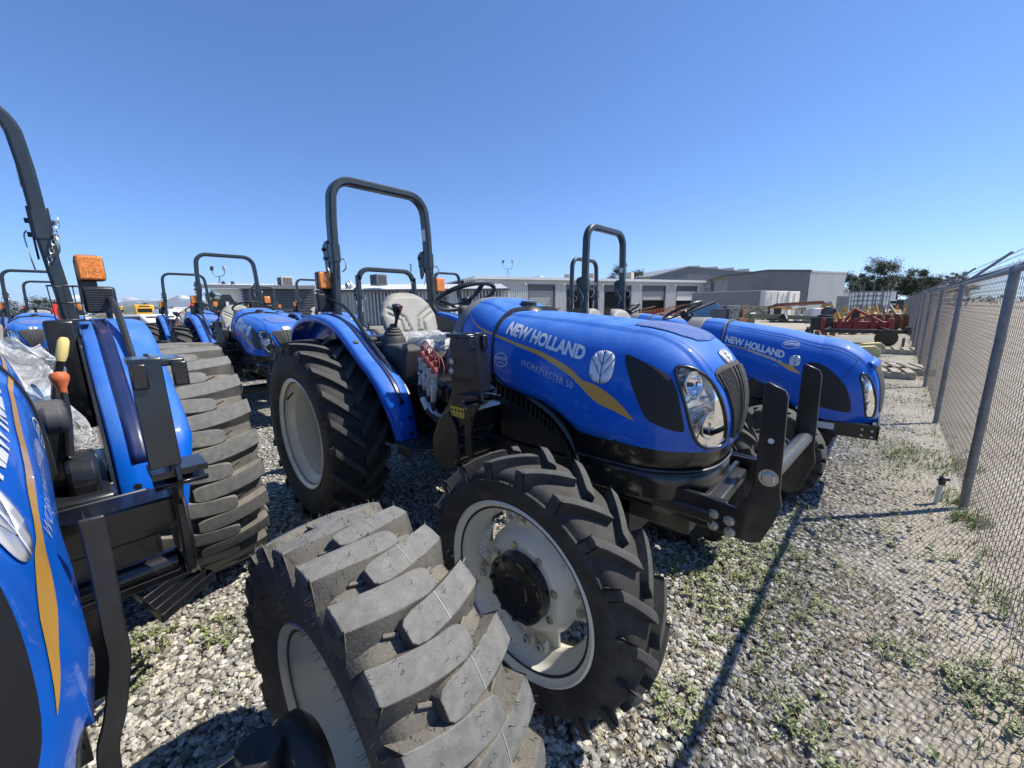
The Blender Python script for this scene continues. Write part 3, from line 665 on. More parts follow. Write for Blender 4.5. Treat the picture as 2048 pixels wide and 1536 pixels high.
def seat(parent, x=0, z=0, filmed=True):
    e = empty('seat', (x, 0, z), 0, parent)
    rows = []; out = [(-.20, 1.27), (-.235, 1.38), (-.235, 1.47), (-.19, 1.57), (-.13, 1.615), (0, 1.625)]
    # back rest: grid over (y,z) with embossed channels
    NZ, NY = 40, 44
    def hw(t): 
        tb = [(0, .19), (.25, .235), (.55, .245), (.8, .20), (.93, .15), (1, .10)]; 
        for (a, b), (c, d) in zip(tb, tb[1:]):
            if t <= c: return b + (d - b) * (t - a) / (c - a)
        return .1
    def seg(py, pz, a, b):
        ax, az, bx, bz = *a, *b; dx, dz = bx - ax, bz - az; t = max(0, min(1, ((py - ax) * dx + (pz - az) * dz) / (dx * dx + dz * dz))); return math.hypot(py - ax - t * dx, pz - az - t * dz)
    lines = [((.185, .70), (.06, .48)), ((.06, .48), (.03, .2)), ((.19, .58), (.095, .42)), ((.095, .42), (.095, .2)), ((.03, .2), (.095, .2))]
    fr = []; bk = []
    for i in range(NZ + 1):
        t = i / NZ; r1 = []; r2 = []
        for j in range(NY + 1):
            k = j / NY * 2 - 1; y = k * hw(t); z_ = 1.255 + .355 * t + .012 * (1 - k * k) * t
            dp = .055 * (1 - abs(k) ** 4) ** .5 * min(1, (1 - t) * 9 + .1) ** .5
            g = min(seg(abs(y), t * .95 + .02, *l) for l in [((a[0], a[1]), (b[0], b[1])) for a, b in lines]) if True else 1
            dd = min(math.hypot(0, 0) + seg(abs(y), t * .37, (a[0], a[1] * .37), (b[0], b[1] * .37)) for a, b in lines)
            dp -= .016 * math.exp(-(dd / .009) ** 2) if abs(k) < .9 else 0
            xx = -1.78 - .13 * t - .02 * (1 - k * k)
            r1.append((xx + dp, y, z_)); r2.append((xx - .05 * (1 - abs(k) ** 4) ** .5, y, z_))
        fr.append(r1); bk.append(r2)
    m = M(); m.grid(fr); m.grid(bk); m.grid([fr[-1], bk[-1]]); m.grid([fr[0], bk[0]]); m.build('backrest', SEATM, e, smooth=50)
    rows = []
    for i in range(25):
        t = i / 24; r_ = []
        for j in range(25):
            k = j / 24 * 2 - 1; kk = abs(k) ** 5; tt = abs(2 * t - 1) ** 6
            r_.append((-1.76 + .46 * t, k * (.235 - .02 * tt), 1.235 + .06 * (1 - kk) ** .5 * (1 - tt) ** .5 - .02 * math.exp(-(k / .35) ** 2)))
        rows.append(r_)
    m = M(); m.grid(rows); m.box((-1.53, 0, 1.20), (.44, .44, .07)); m.build('cushion', SEATM, e, smooth=50)
    m = M(); m.box((-1.55, 0, 1.07), (.34, .32, .2), taper=(1.1, 1.1)); m.build('suspension', PLAST, e, bevel=.02)
    if filmed:
        rnd = random.Random(4); rows = []
        for i in range(31):
            t = i / 30; r_ = []
            for j in range(31):
                k = j / 30 * 2 - 1; ed = max(abs(k), abs(2 * t - 1)) ; dr = max(0, ed - .82) * .55
                r_.append((-1.79 + .54 * t, k * .275, 1.315 - .01 * k * k - dr + .022 * math.sin(9 * t + 5 * k + 2 * math.sin(7 * k)) * math.sin(11 * k + 3 * t) + rnd.uniform(-.004, .004)))
            rows.append(r_)
        m = M(); m.grid(rows); m.build('plastic_cover', FILM, e, smooth=35)
    return e
def steering(parent, c=(-1.17, 0, 1.565), r=.20, tilt=24, base=(-.93, 0, 1.38)):
    e = empty('steering', parent=parent); ax = Vector((-math.sin(R(tilt)), 0, math.cos(R(tilt)))); c = Vector(c); u = Vector((0, 1, 0)); v = ax.cross(u)
    m = M(); m.tube([c + u * r * math.cos(2 * math.pi * k / 40) + v * r * math.sin(2 * math.pi * k / 40) for k in range(40)], .0145, 10, closed=True)
    wh = m.build('steering_wheel', BLACK, e)
    m = M()
    for a in (30, 150, 270): d = u * math.cos(R(a)) + v * math.sin(R(a)); m.sweep([c - ax * .035, c - ax * .03 + d * r * .5, c + d * r * .98], [(-.016, -.005), (.016, -.005), (.016, .005), (-.016, .005)])
    m.lathe([(0, .012), (.035, .008), (.042, -.01), (.035, -.05)], c - ax * .02, ax, 24); m.build('spokes', BLACK, wh)
    m = M(); m.tube([c - ax * .05, Vector(base)], .035, 14); m.build('column', PLAST, e)
    m = M(); m.tube(smoothpts([c - ax * .09, c - ax * .08 + Vector((0, .09, 0)), c - ax * .05 + Vector((.02, .17, .0))], 4), .006, 6); m.box(c - ax * .05 + Vector((.02, .18, 0)), (.03, .045, .02)); m.build('lever', BLACK, e)
    return e
HL_C = [(.365, 2.29), (.385, 2.20), (.43, 2.11), (.5, 2.035), (.625, 1.97), (.79, 1.89), (.92, 1.83), (.965, 1.89), (.97, 2.02), (.945, 2.17), (.86, 2.30), (.72, 2.385), (.56, 2.41), (.43, 2.375)]
GR_C = [(.505, math.pi - 1.90), (.49, math.pi / 2), (.505, 1.90), (.64, 1.845), (.78, 1.77), (.93, 1.70), (.955, math.pi / 2), (.93, math.pi - 1.70), (.78, math.pi - 1.77), (.64, math.pi - 1.845)]
def hood_parts_mid(b, detail=True):
    us = [-1 + k * .02 for k in range(50)] + [0] + [k * .0125 for k in range(1, 81)]
    hl = poly_rot(HL_C, 2)
    def shr(p, k): c = (sum(q[0] for q in p) / len(p), sum(q[1] for q in p) / len(p)); return [(c[0] + (u - c[0]) * k, c[1] + (t - c[1]) * k) for u, t in p]
    hood = hood_shell(HC, 'hood', BLUE, b, us, holes=[shr(hl, 1.02), mirror_t(shr(hl, 1.02))])
    bowls = [(.51, 2.205, .045), (.80, 2.09, .050)]
    headlight(HC, hood, hl, bowls); headlight(HC, hood, mirror_t(hl), [(u, math.pi - t, r) for u, t, r in bowls])
    g = patch_uv(HC, poly_rot(GR_C, 3), .0035, 'grille', GRILLEM, hood, 0)
    m = M()
    for k in range(-6, 7):
        pts = []
        for i in range(21):
            u = .515 + .42 * i / 20; hwid = interp([(.5, .33), (.64, .275), (.78, .20), (.93, .13), (1, .12)], u); t = math.pi / 2 + k / 6.6 * hwid; pts.append(Vector(HC.pt(u, t)) + Vector((.004, 0, .001)))
        m.tube(pts, .0068, 6)
    m.build('grille_bars', GRILLEM, g)
    # rough screen on top of the hood and small badge
    v = [(-.06, 1.72), (.30, 1.66), (.335, math.pi / 2), (.30, math.pi - 1.66), (-.06, math.pi - 1.72), (-.09, math.pi / 2)]
    vv = [(-.03, 1.80), (.12, 1.84), (.25, 1.80), (.315, 1.70), (.33, math.pi / 2), (.315, math.pi - 1.70), (.25, math.pi - 1.80), (.12, math.pi - 1.84), (-.03, math.pi - 1.80), (-.05, math.pi / 2)]
    patch_uv(HC, vv, .003, 'top_screen', BLUE_R, hood, .003)
    bp = [(.45 + .048 * math.cos(a), math.pi / 2 + .055 * math.sin(a)) for a in [2 * math.pi * k / 24 for k in range(24)]]
    bd = patch_uv(HC, bp, .003, 'nose_badge', STEEL, hood, .004)
    lp = []
    for p in leaf_polys(0, 0, 1, 1): lp.append([(.452 - q[1] * .040, math.pi / 2 + q[0] * .045) for q in p])
    drape(bm2d(lp, (.02, .03)), lambda u, t: HC.pt(u, t), .0065, 'badge_leaf', SILVER, bd, .0015)
    # crease lines along the top
    for s in (1, -1):
        m = M(); m.tube([Vector(HC.pt(-1 + 1.5 * k / 40, math.pi / 2 + s * (.372 - .02 * k / 40))) - Vector((0, 0, .0015)) for k in range(41)], .0022, 5); m.build('hood_seam', BLACK, hood)
    for s in (-1, 1):
        pan = poly_rot([(.135, 1.302), (.20, 1.285), (.27, 1.258), (.315, 1.225), (.345, 1.16), (.368, 1.05), (.355, 1.035), (.30, 1.05), (.25, 1.075), (.215, 1.13), (.175, 1.21)], 3)
        sp = patch_side(HC, [pan], s, .003, 'intake_screen', MESHM, hood, 0, (.01, .01))
        top = [(-.568, 1.362), (-.40, 1.323), (-.25, 1.292), (-.11, 1.242), (-.03, 1.192), (.03, 1.178), (.10, 1.145), (.155, 1.108), (.203, 1.062)]
        bot = [(-.568, 1.350), (-.40, 1.308), (-.25, 1.270), (-.11, 1.212), (-.05, 1.172), (.0, 1.135), (.05, 1.105), (.12, 1.085), (.203, 1.060)]
        patch_side(HC, ribbon_poly(top, bot), s, .0012, 'side_stripe', GOLD, hood, 0, (.03, .03))
        side_text(HC, 'NEW HOLLAND', s, (-.505, 1.366), (-.04, 1.268), .058, 'brand_lettering', WHITEL, hood, bold=.05)
        side_text(HC, 'WORKMASTER 50', s, (-.375, 1.226), (-.075, 1.148), .030, 'model_lettering', THINL, hood, bold=-.004, off=.0015)
        patch_side(HC, leaf_polys(.048, 1.252, .052, .062), s, .0024, 'leaf_emblem', SILVER, hood, .0012)
        dx, dz = (-.508, 1.238) if s < 0 else (-.508, 1.238)
        st = patch_side(HC, ellipse_ring(dx, dz, .046, .036, .005), s, .0018, 'dealer_sticker', WHITEL, hood)
        side_text(HC, 'GARTON', s, (dx - .037, dz + .002), (dx + .037, dz - .004), .018, 'sticker_text', WHITEL, st, bold=.03, off=.0018)
        side_text(HC, 'TRACTOR', s, (dx - .026, dz - .017), (dx + .026, dz - .021), .009, 'sticker_text', WHITEL, st, bold=.02, off=.0018)
    return hood
def dash_parts_mid(b):
    us = [-1 + k * .05 for k in range(21)]
    d = hood_shell(DC, 'dash_cowl', BLUE, b, us)
    m = M(); ring = []
    for x, k, dz in ((-.955, .965, -.02), (-.94, 1.0, .0), (-.905, 1.012, .004), (-.86, 1.010, .003), (-.855, 1.0, .0)):
        r_ = []
        for j in range(49):
            p = DC.pt(max(-1, (x + .9) / .318 - 1) if x > -.9 else -1, math.pi * j / 48); r_.append((x + (p[2] - 1.3) * .30 - .03, p[1] * k, 1.12 + (p[2] - 1.12) * k + dz))
        ring.append(r_)
    m.grid(ring); m.build('cowl_rim', GREYP, d, smooth=50, solid=.006)
    m = M(); m.box((-.93, 0, 1.36), (.05, .5, .3)); m.build('instrument_panel', PLAST, d, bevel=.02)
    m = M(); pts = [Vector(DC.pt(0, math.pi * j / 40)) for j in range(41)]; m.sweep([p + Vector((.006 - .02 * math.sin(math.pi * j / 40) * 0, 0, 0)) for j, p in enumerate(pts)], [(-.010, -.006), (.010, -.006), (.010, .006), (-.010, .006)], up=(1, 0, 0)); m.build('cowl_seam', BLACK, d)
    for s in (-1, 1):
        patch_side(DC, ribbon_poly([(-.815, 1.462), (-.76, 1.428), (-.70, 1.398), (-.64, 1.378), (-.595, 1.368)], [(-.815, 1.459), (-.76, 1.421), (-.70, 1.388), (-.64, 1.366), (-.595, 1.355)]), s, .0012, 'side_stripe', GOLD, d, 0, (.03, .03))
    m = M(); m.lathe([(.085, -.012), (.075, .0), (.045, .012), (.045, .030), (.040, .032), (0, .033)], (-.62, 0, 1.494), (.12, 0, 1), 24); m.build('fuel_cap', BLACK, d)
    return d
def chassis_mid(b, extras=True):
    m = M(); m.box((-.35, 0, .78), (1.5, .30, .34)); m.box((-.2, 0, 1.02), (.62, .42, .30)); m.box((-1.55, 0, .72), (1.1, .42, .42)); m.box((-1.3, 0, .95), (.9, .5, .1))
    m.lathe([(.24, -.16), (.26, -.1), (.26, .1), (.24, .16)], (-.86, 0, .74), (1, 0, 0), 24); ch = m.build('chassis', BLACK, b, bevel=.02)
    m = M(); m.cyl((-2.04, -.52, .635), (-2.04, .52, .635), .11, 20, ); m.lathe([(.13, -.5), (.16, -.3), (.24, -.15), (.24, .15), (.16, .3), (.13, .5)], (-2.04, 0, .635), (0, 1, 0), 24); m.build('rear_axle', BLACK, b)
    m = M(); m.cyl((0, -.56, .50), (0, .56, .50), .055, 16); m.box((0, 0, .52), (.22, .3, .2))
    for s in (-1, 1):
        m.lathe([(.06, -.07), (.075, -.02), (.10, .0), (.115, .03), (.11, .07), (.08, .09)], (0, s * .57, .5), (0, s, 0), 24); m.cyl((0, s * .555, .38), (.01, s * .545, .64), .042, 14)
        for q in range(6): a = 2 * math.pi * q / 6; hexbolt(m, (.095 * math.cos(a), s * .575, .5 + .095 * math.sin(a)), (0, -s, 0), .011, .012)
    m.build('front_axle', BLACK, b, bevel=.004)
    for s in (-1, 1):
        m = M(); m.cyl((-.13, s * .18, .47), (-.14, s * .42, .47), .017, 12); tr = m.build('tie_rod', STEEL, b); m = M(); m.lathe([(.026, -.02), (.03, 0), (.024, .01), (.028, .02), (.02, .035)], (-.14, s * .46, .46), (0, 0, 1), 14); m.cyl((-.14, s * .42, .47), (-.13, s * .56, .48), .024, 10); m.build('rod_end', BLACK_G, tr)
    # dark shroud below the blue hood: follows the nose contour
    def contour(k, x0, w_, dx=0): return [(x0, w_ * k)] + [((.12 + (HC.pt(1, math.pi * j / 40)[0] - .12) * k + dx), HC.pt(1, math.pi * j / 40)[1] * k * w_ / .36) for j in range(2, 39)] + [(x0, -w_ * k)]
    def loft(levels, name, mt, par, x0):
        m = M(); rows = [[(x, y, z) for x, y in contour(k, x0, w_, dx)] for z, k, w_, dx in levels]; m.grid(rows); return m.build(name, mt, par, smooth=40, solid=.004)
    sh = loft([(.99, .985, .36, 0), (.955, .975, .36, .0), (.92, .972, .36, -.003), (.872, .945, .36, -.008), (.866, .93, .36, -.01)], 'side_shroud', DARKSHADE, b, -.06)
    loft([(.868, .95, .36, -.004), (.863, .955, .36, -.002), (.856, .935, .36, -.01)], 'shroud_lip', ROPSM, sh, -.06)  # lighter charcoal puts the lip's sun highlight into its colour
    loft([(.862, .93, .345, -.0), (.80, .935, .345, .0), (.735, .93, .34, -.0), (.712, .89, .33, -.01)], 'front_weight_box', BLACK_G, b, .0)
    m = M(); m.box((.25, 0, .72), (.46, .52, .05)); m.box((.2, 0, .62), (.34, .3, .14)); m.build('front_bracket', BLACK, b, bevel=.01)
    # arched inner liner with ribs (seen through the cut-out above the front wheel)
    for s in (-1, 1):
        m = M(); prof = [(-.60, 1.15), (-.50, 1.11), (-.33, 1.06), (-.20, 1.0), (-.12, .93), (-.07, .86), (-.05, .80)]; P = smoothpts([(x, s * .30, z) for x, z in prof], 5)
        m.grid([[p + Vector((0, 0, .05)) for p in P], [p + Vector((0, s * .03, .012)) for p in P], [p + Vector((0, s * .035, 0)) for p in P], [p + Vector((-.04, s * .0, -.05)) for p in P]])
        li = m.build('arch_liner', DARKSHADE, b, smooth=50, solid=.004)
        m = M()
        for k in range(4, len(P) - 2): p = P[k]; m.box((p.x - .02, s * .325, p.z - .035), (.008, .03, .06))
        m.build('liner_ribs', BLACK, li)
        m = M(); m.box((-.33, s * .28, .98), (.5, .02, .34)); m.box((-.35, s * .25, .74), (.9, .06, .12)); m.cyl((-.2, s * .26, .92), (.0, s * .26, .70), .03, 10); m.build('engine_cover', BLACK, b, bevel=.01)
def platform_mid(b):
    for s in (-1, 1):
        fp = M(); poly = [(-1.42, .20), (-1.16, .58), (-1.13, .60), (-.98, .60), (-.93, .57), (-.74, .34), (-.72, .20)]; poly = [(x, s * y) for x, y in poly]
        fp.prism(poly, 'z', .715, .73); fp.prism([(x, s * y) for x, y in [(-1.15, .58), (-.97, .605), (-.97, .60), (-1.15, .575)]], 'z', .66, .73)
        p = fp.build('footplate', BLACK, b, smooth=0, bevel=.003)
        h = M()
        for i in range(7):
            for j in range(7):
                x = -1.30 + i * .075 + (j % 2) * .035; y = .23 + j * .05
                if (x > -.98 and y > .5) or (x < -1.2 and y > .45) or (x > -.85 and y > .38): continue
                h.lathe([(.014, 0), (.016, .003), (.011, .005), (.009, .001), (0, .001)], (x, s * y, .73), (0, 0, 1), 10)
        h.build('grip_holes', DARKSHADE, p)
        m = M(); m.box((-1.12, s * .36, .77), (.16, .08, .012), Matrix.Rotation(R(-30), 3, 'Y')); m.cyl((-1.10, s * .36, .76), (-1.0, s * .32, .60), .01, 8); m.build('pedal', BLACK_G, b)
    m = M(); m.box((-1.55, 0, .98), (.9, .66, .08)); m.box((-2.0, 0, 1.12), (.3, .8, .36)); m.build('deck', BLACK, b, bevel=.02)
def console_mid(b):
    e = empty('side_console', parent=b)
    m = M(); m.prism([(-1.70, 1.12), (-1.66, 1.28), (-1.36, 1.27), (-1.285, 1.25), (-1.31, 1.10), (-1.38, .98), (-1.44, .86), (-1.52, .86), (-1.62, .98)], 'y', -.41, -.27); m.build('console_box', PLAST, e, bevel=.02)
    m = M(); m.lathe([(.085, -.02), (.075, .03), (.06, .05), (.062, .06), (.05, .068), (.052, .078), (.04, .086), (.042, .094), (.030, .10), (.02, .12)], (-1.535, -.33, 1.28), (.12, 0, 1), 24); m.build('lever_boot', PLAST, e)
    m = M(); m.cyl((-1.50, -.33, 1.38), (-1.47, -.33, 1.45), .010, 10); m.tube(smoothpts([(-1.475, -.33, 1.43), (-1.465, -.33, 1.47), (-1.462, -.33, 1.50), (-1.455, -.33, 1.525)], 4), .026, 12, scale=[.5] * 3 + [.75, .9, 1.05, 1.15, 1.25, 1.3, 1.35, 1.35, 1.25, .9][:10])
    j = m.build('joystick', BLACK_G, e)
    m = M()
    for y, z in ((-.34, 1.515), (-.32, 1.518), (-.33, 1.50)): m.lathe([(0, .006), (.006, .005), (.007, 0)], (-1.432, y, z), (1, 0, .3), 8)
    m.build('thumb_button', REDM, j)
def couplers(b, s=-1):
    for k in range(4):
        e = empty('hydraulic_coupler', parent=b); base = Vector((-1.095 + k * .058, s * (.415 + k * .014), 1.150 - k * .024)); ax = Vector((.16, 0, 1)).normalized()
        m = M(); m.lathe([(.013, -.10), (.017, -.095), (.017, -.04), (.024, -.035), (.024, .0), (.019, .004), (.019, .045), (.024, .05), (.024, .068), (.018, .07)], base, ax, 6 if k % 2 else 12); m.build('coupler_body', ALU, e)
        m = M(); m.lathe([(.021, .066), (.022, .085), (.017, .10), (.009, .105), (.009, .118), (.013, .125), (.012, .14), (0, .145)], base, ax, 14); tp = base + ax * .135
        m.tube(smoothpts([tp, tp + Vector((.02, .0, .025)), tp + Vector((.055, 0, .02)), tp + Vector((.075, 0, -.03)), tp + Vector((.06, .0, -.075)), tp + Vector((.03, 0, -.085))], 6), .0035, 6); m.build('dust_cap', REDM, e)
        m = M(); q = base - ax * .10; m.tube(smoothpts([q, q - ax * .07, Vector((-1.0 - .01 * k, s * .42, .92 - .01 * k)), Vector((-.98 + .02 * k, s * .38, .80)), Vector((-.80, s * .30, .74 - .03 * k))], 6), .0145, 8); m.build('hose', HOSE, e)
    for k in range(4):
        m = M(); a = Vector((-1.0 + .035 * k, s * (.47 - .01 * k), .97 - .03 * k)); m.tube(smoothpts([a, a + Vector((.05, s * .01, -.05)), a + Vector((.14, -s * .03, -.10)), a + Vector((.26, -s * .12, -.12))], 5), .015, 8); h = m.build('supply_hose', HOSE, b); m = M(); m.cyl(a + Vector((-.02, 0, .02)), a + Vector((.035, s * .008, -.035)), .019, 10); m.build('hose_fitting', ALU, h)
    m = M(); m.box((-1.0, s * .42, 1.11), (.26, .05, .014), Matrix.Rotation(R(20), 3, 'Y')); m.box((-.96, s * .36, 1.02), (.22, .12, .08)); m.build('coupler_plate', BLACK, b, bevel=.004)
def tower(b, s):
    """loader mounting tower between the wheels"""
    e = empty('loader_bracket', parent=b)
    m = M(); pl = [(-.635, 1.385), (-.605, 1.385), (-.60, 1.362), (-.578, 1.352), (-.556, 1.362), (-.55, 1.385), (-.455, 1.385), (-.435, 1.13), (-.42, 1.08), (-.50, .99), (-.60, .92), (-.67, .78), (-.74, .74), (-.80, .76), (-.82, .82), (-.76, .93), (-.68, 1.02), (-.64, 1.1)]
    m.prism(pl, 'y', s * .545, s * .557); m.box((-.53, s * .55, 1.08), (.05, .016, .58)); m.prism([(-.46, 1.385), (-.45, 1.385), (-.425, 1.12), (-.435, 1.12)], 'y', s * .50, s * .56); t = m.build('bracket_plate', BLACK_G, e, bevel=.002)
    m = M(); m.box((-.53, s * .555, 1.372), (.15, .10, .018)); m.box((-.44, s * .515, 1.345), (.02, .03, .06)); m.box((-.44, s * .59, 1.345), (.02, .03, .06)); m.build('bracket_pad', BLACK_G, e, bevel=.004)
    m = M(); rows = [[(-.47 + .035 * math.cos(R(a)), y, 1.085 + .03 * math.sin(R(a))) for a in range(-150, -20, 15)] for y in (s * .505, s * .61)]; m.grid(rows); m.box((-.49, s * .557, 1.095), (.10, .105, .012)); m.build('bracket_cradle', BLACK_G, e, solid=.008)
    # lower lobe (rounded guard)
    m = M(); P = [(-.66, .99), (-.60, .92), (-.585, .84), (-.62, .74), (-.67, .69), (-.73, .68), (-.78, .71), (-.80, .78), (-.78, .86), (-.73, .94)]; P = [(p.x, p.y) for p in smoothpts([(x, z, 0) for x, z in P], 3, True)]; m.prism(P, 'y', s * .56, s * .575); m.build('lower_plate', BLACK, e, bevel=.004)
    m = M(); m.box((-.66, s * .35, .93), (.12, .40, .10)); m.box((-.70, s * .35, .73), (.10, .40, .05)); m.box((-.66, s * .16, .82), (.34, .03, .36)); m.cyl((-.66, s * .16, .76), (-.66, s * .54, .76), .035, 16); m.build('cross_beam', BLACK_G, e, bevel=.006)
    m = M()
    for x, z in ((-.625, 1.245), (-.63, 1.20)): hexbolt(m, (x, s * .558, z), (0, s, 0), .012, .012)
    m.build('bracket_bolt', STEEL, e, smooth=0)
    m = M(); c = [(-.555, 1.065), (-.545, 1.035), (-.538, 1.02), (-.53, 1.03), (-.53, 1.045), (-.545, 1.06)]; m.prism(c, 'y', s * .5575, s * .5585); m.build('bracket_hole', LABELW, t)
    m = M(); m.box((-.60, s * .5585, 1.00), (.10, .002, .05), Matrix.Rotation(R(-0), 3, 'Y')); lb = m.build('warning_label', YEL, t, smooth=0)
    m = M()
    for k in range(4): m.box((-.636 + k * .024, s * .5602, 1.008), (.012, .0015, .014), Matrix.Rotation(R(35), 3, 'Y')); m.box((-.636 + k * .024, s * .5602, .988), (.010, .0015, .005))
    m.build('label_pictogram', BLACK, lb, smooth=0)
    return e
def guard(b):
    e = empty('front_guard', parent=b)
    for s in (-1, 1):
        y = -.245 if s < 0 else .30; dx_ = 0 if s < 0 else .035; m = M()
        pl = [(.25, .79), (.25, .66), (.46, .665), (.60, .66), (.635, .675), (.665, .76), (.682, .82), (.672, .88), (.665, 1.19), (.655, 1.212), (.607, 1.235), (.597, 1.228), (.597, .90), (.585, .83), (.555, .775), (.46, .785)]
        pl = [(a_ + dx_, b_ + .008) for a_, b_ in pl]
        m.prism(pl, 'y', y - .006, y + .006); p = m.build('guard_upright', BLACK_G, e, bevel=.0025, smooth=40)
        m = M(); m.box((.40, y - s * .012, .785), (.24, .028, .010)); m.build('mount_flange', BLACK_G, p, bevel=.002)
        for x, z, r_b in ((.482, .735, .014), (.484, .69, .014), (.535, .727, .014), (.54, .685, .014), (.637, .923, .022)):
            m = M(); hexbolt(m, (x + dx_, y + s * .006, z), (0, s, 0), r_b, .012); m.build('guard_bolt', STEEL, p, smooth=0)
        m = M(); m.lathe([(0, .001), (.009, .001), (.009, 0)], (.632, y + s * .0062, 1.05), (0, s, 0), 16); m.build('guard_hole', LABELW, p)
    m = M(); m.cyl((.637, -.24, .93), (.672, .295, .93), .027, 18); m.build('cross_tube', ROPSM, e)
    m = M(); m.box((.44, 0, .72), (.02, .48, .12)); m.build('cross_plate', BLACK_G, e, bevel=.003)
def rear_misc(b):
    e = empty('hitch_links', parent=b)
    for s in (-1, 1):
        m = M(); m.bar((-2.1, s * .22, .5), (-2.95, s * .38, .42), .02, .06); m.cyl((-2.3, s * .25, .95), (-2.55, s * .3, .48), .018, 8); m.build('lower_link', BLACK, e)
def make_tractor(loc, label, tyres='bar', hairs=False, steer=(0, 0), group=None, yaw=0):
    t = empty('tractor', loc, yaw); tag(t, label, 'tractor', group)
    hood_parts_mid(t); dash_parts_mid(t); chassis_mid(t)
    if tyres == 'bar': platform_mid(t)
    console_mid(t); couplers(t); guard(t); rear_misc(t)
    for s in (-1, 1):
        tower(t, s); fender(t, s, .44 if tyres == 'bar' else .455, .61 if tyres == 'bar' else .70, tyres)
        lamp_pair(t, -2.19, .545 if s > 0 else -.485, 1.725 if tyres == 'block' else 1.71, s)
        if tyres == 'bar':
            wheel_front_bar(t, (0, s * .718, .495), steer[0], s, hairs=(s < 0 and hairs)); wheel_rear(t, (-2.04, s * .66, .645), s)
        else:
            wheel_front_block(t, (-.045, s * .806, .498), steer[0], s, R_=.476, hairs=(s > 0 and hairs)); wheel_rear(t, (-2.04, s * .765, .66), s, W=.45, R_=.67, style='block', rr=.33, off=.19)
    seat(t); steering(t); rollbar(t, -2.134, 1.2, 1.965, 2.42, .413, .72, (.085, .055))
    return t
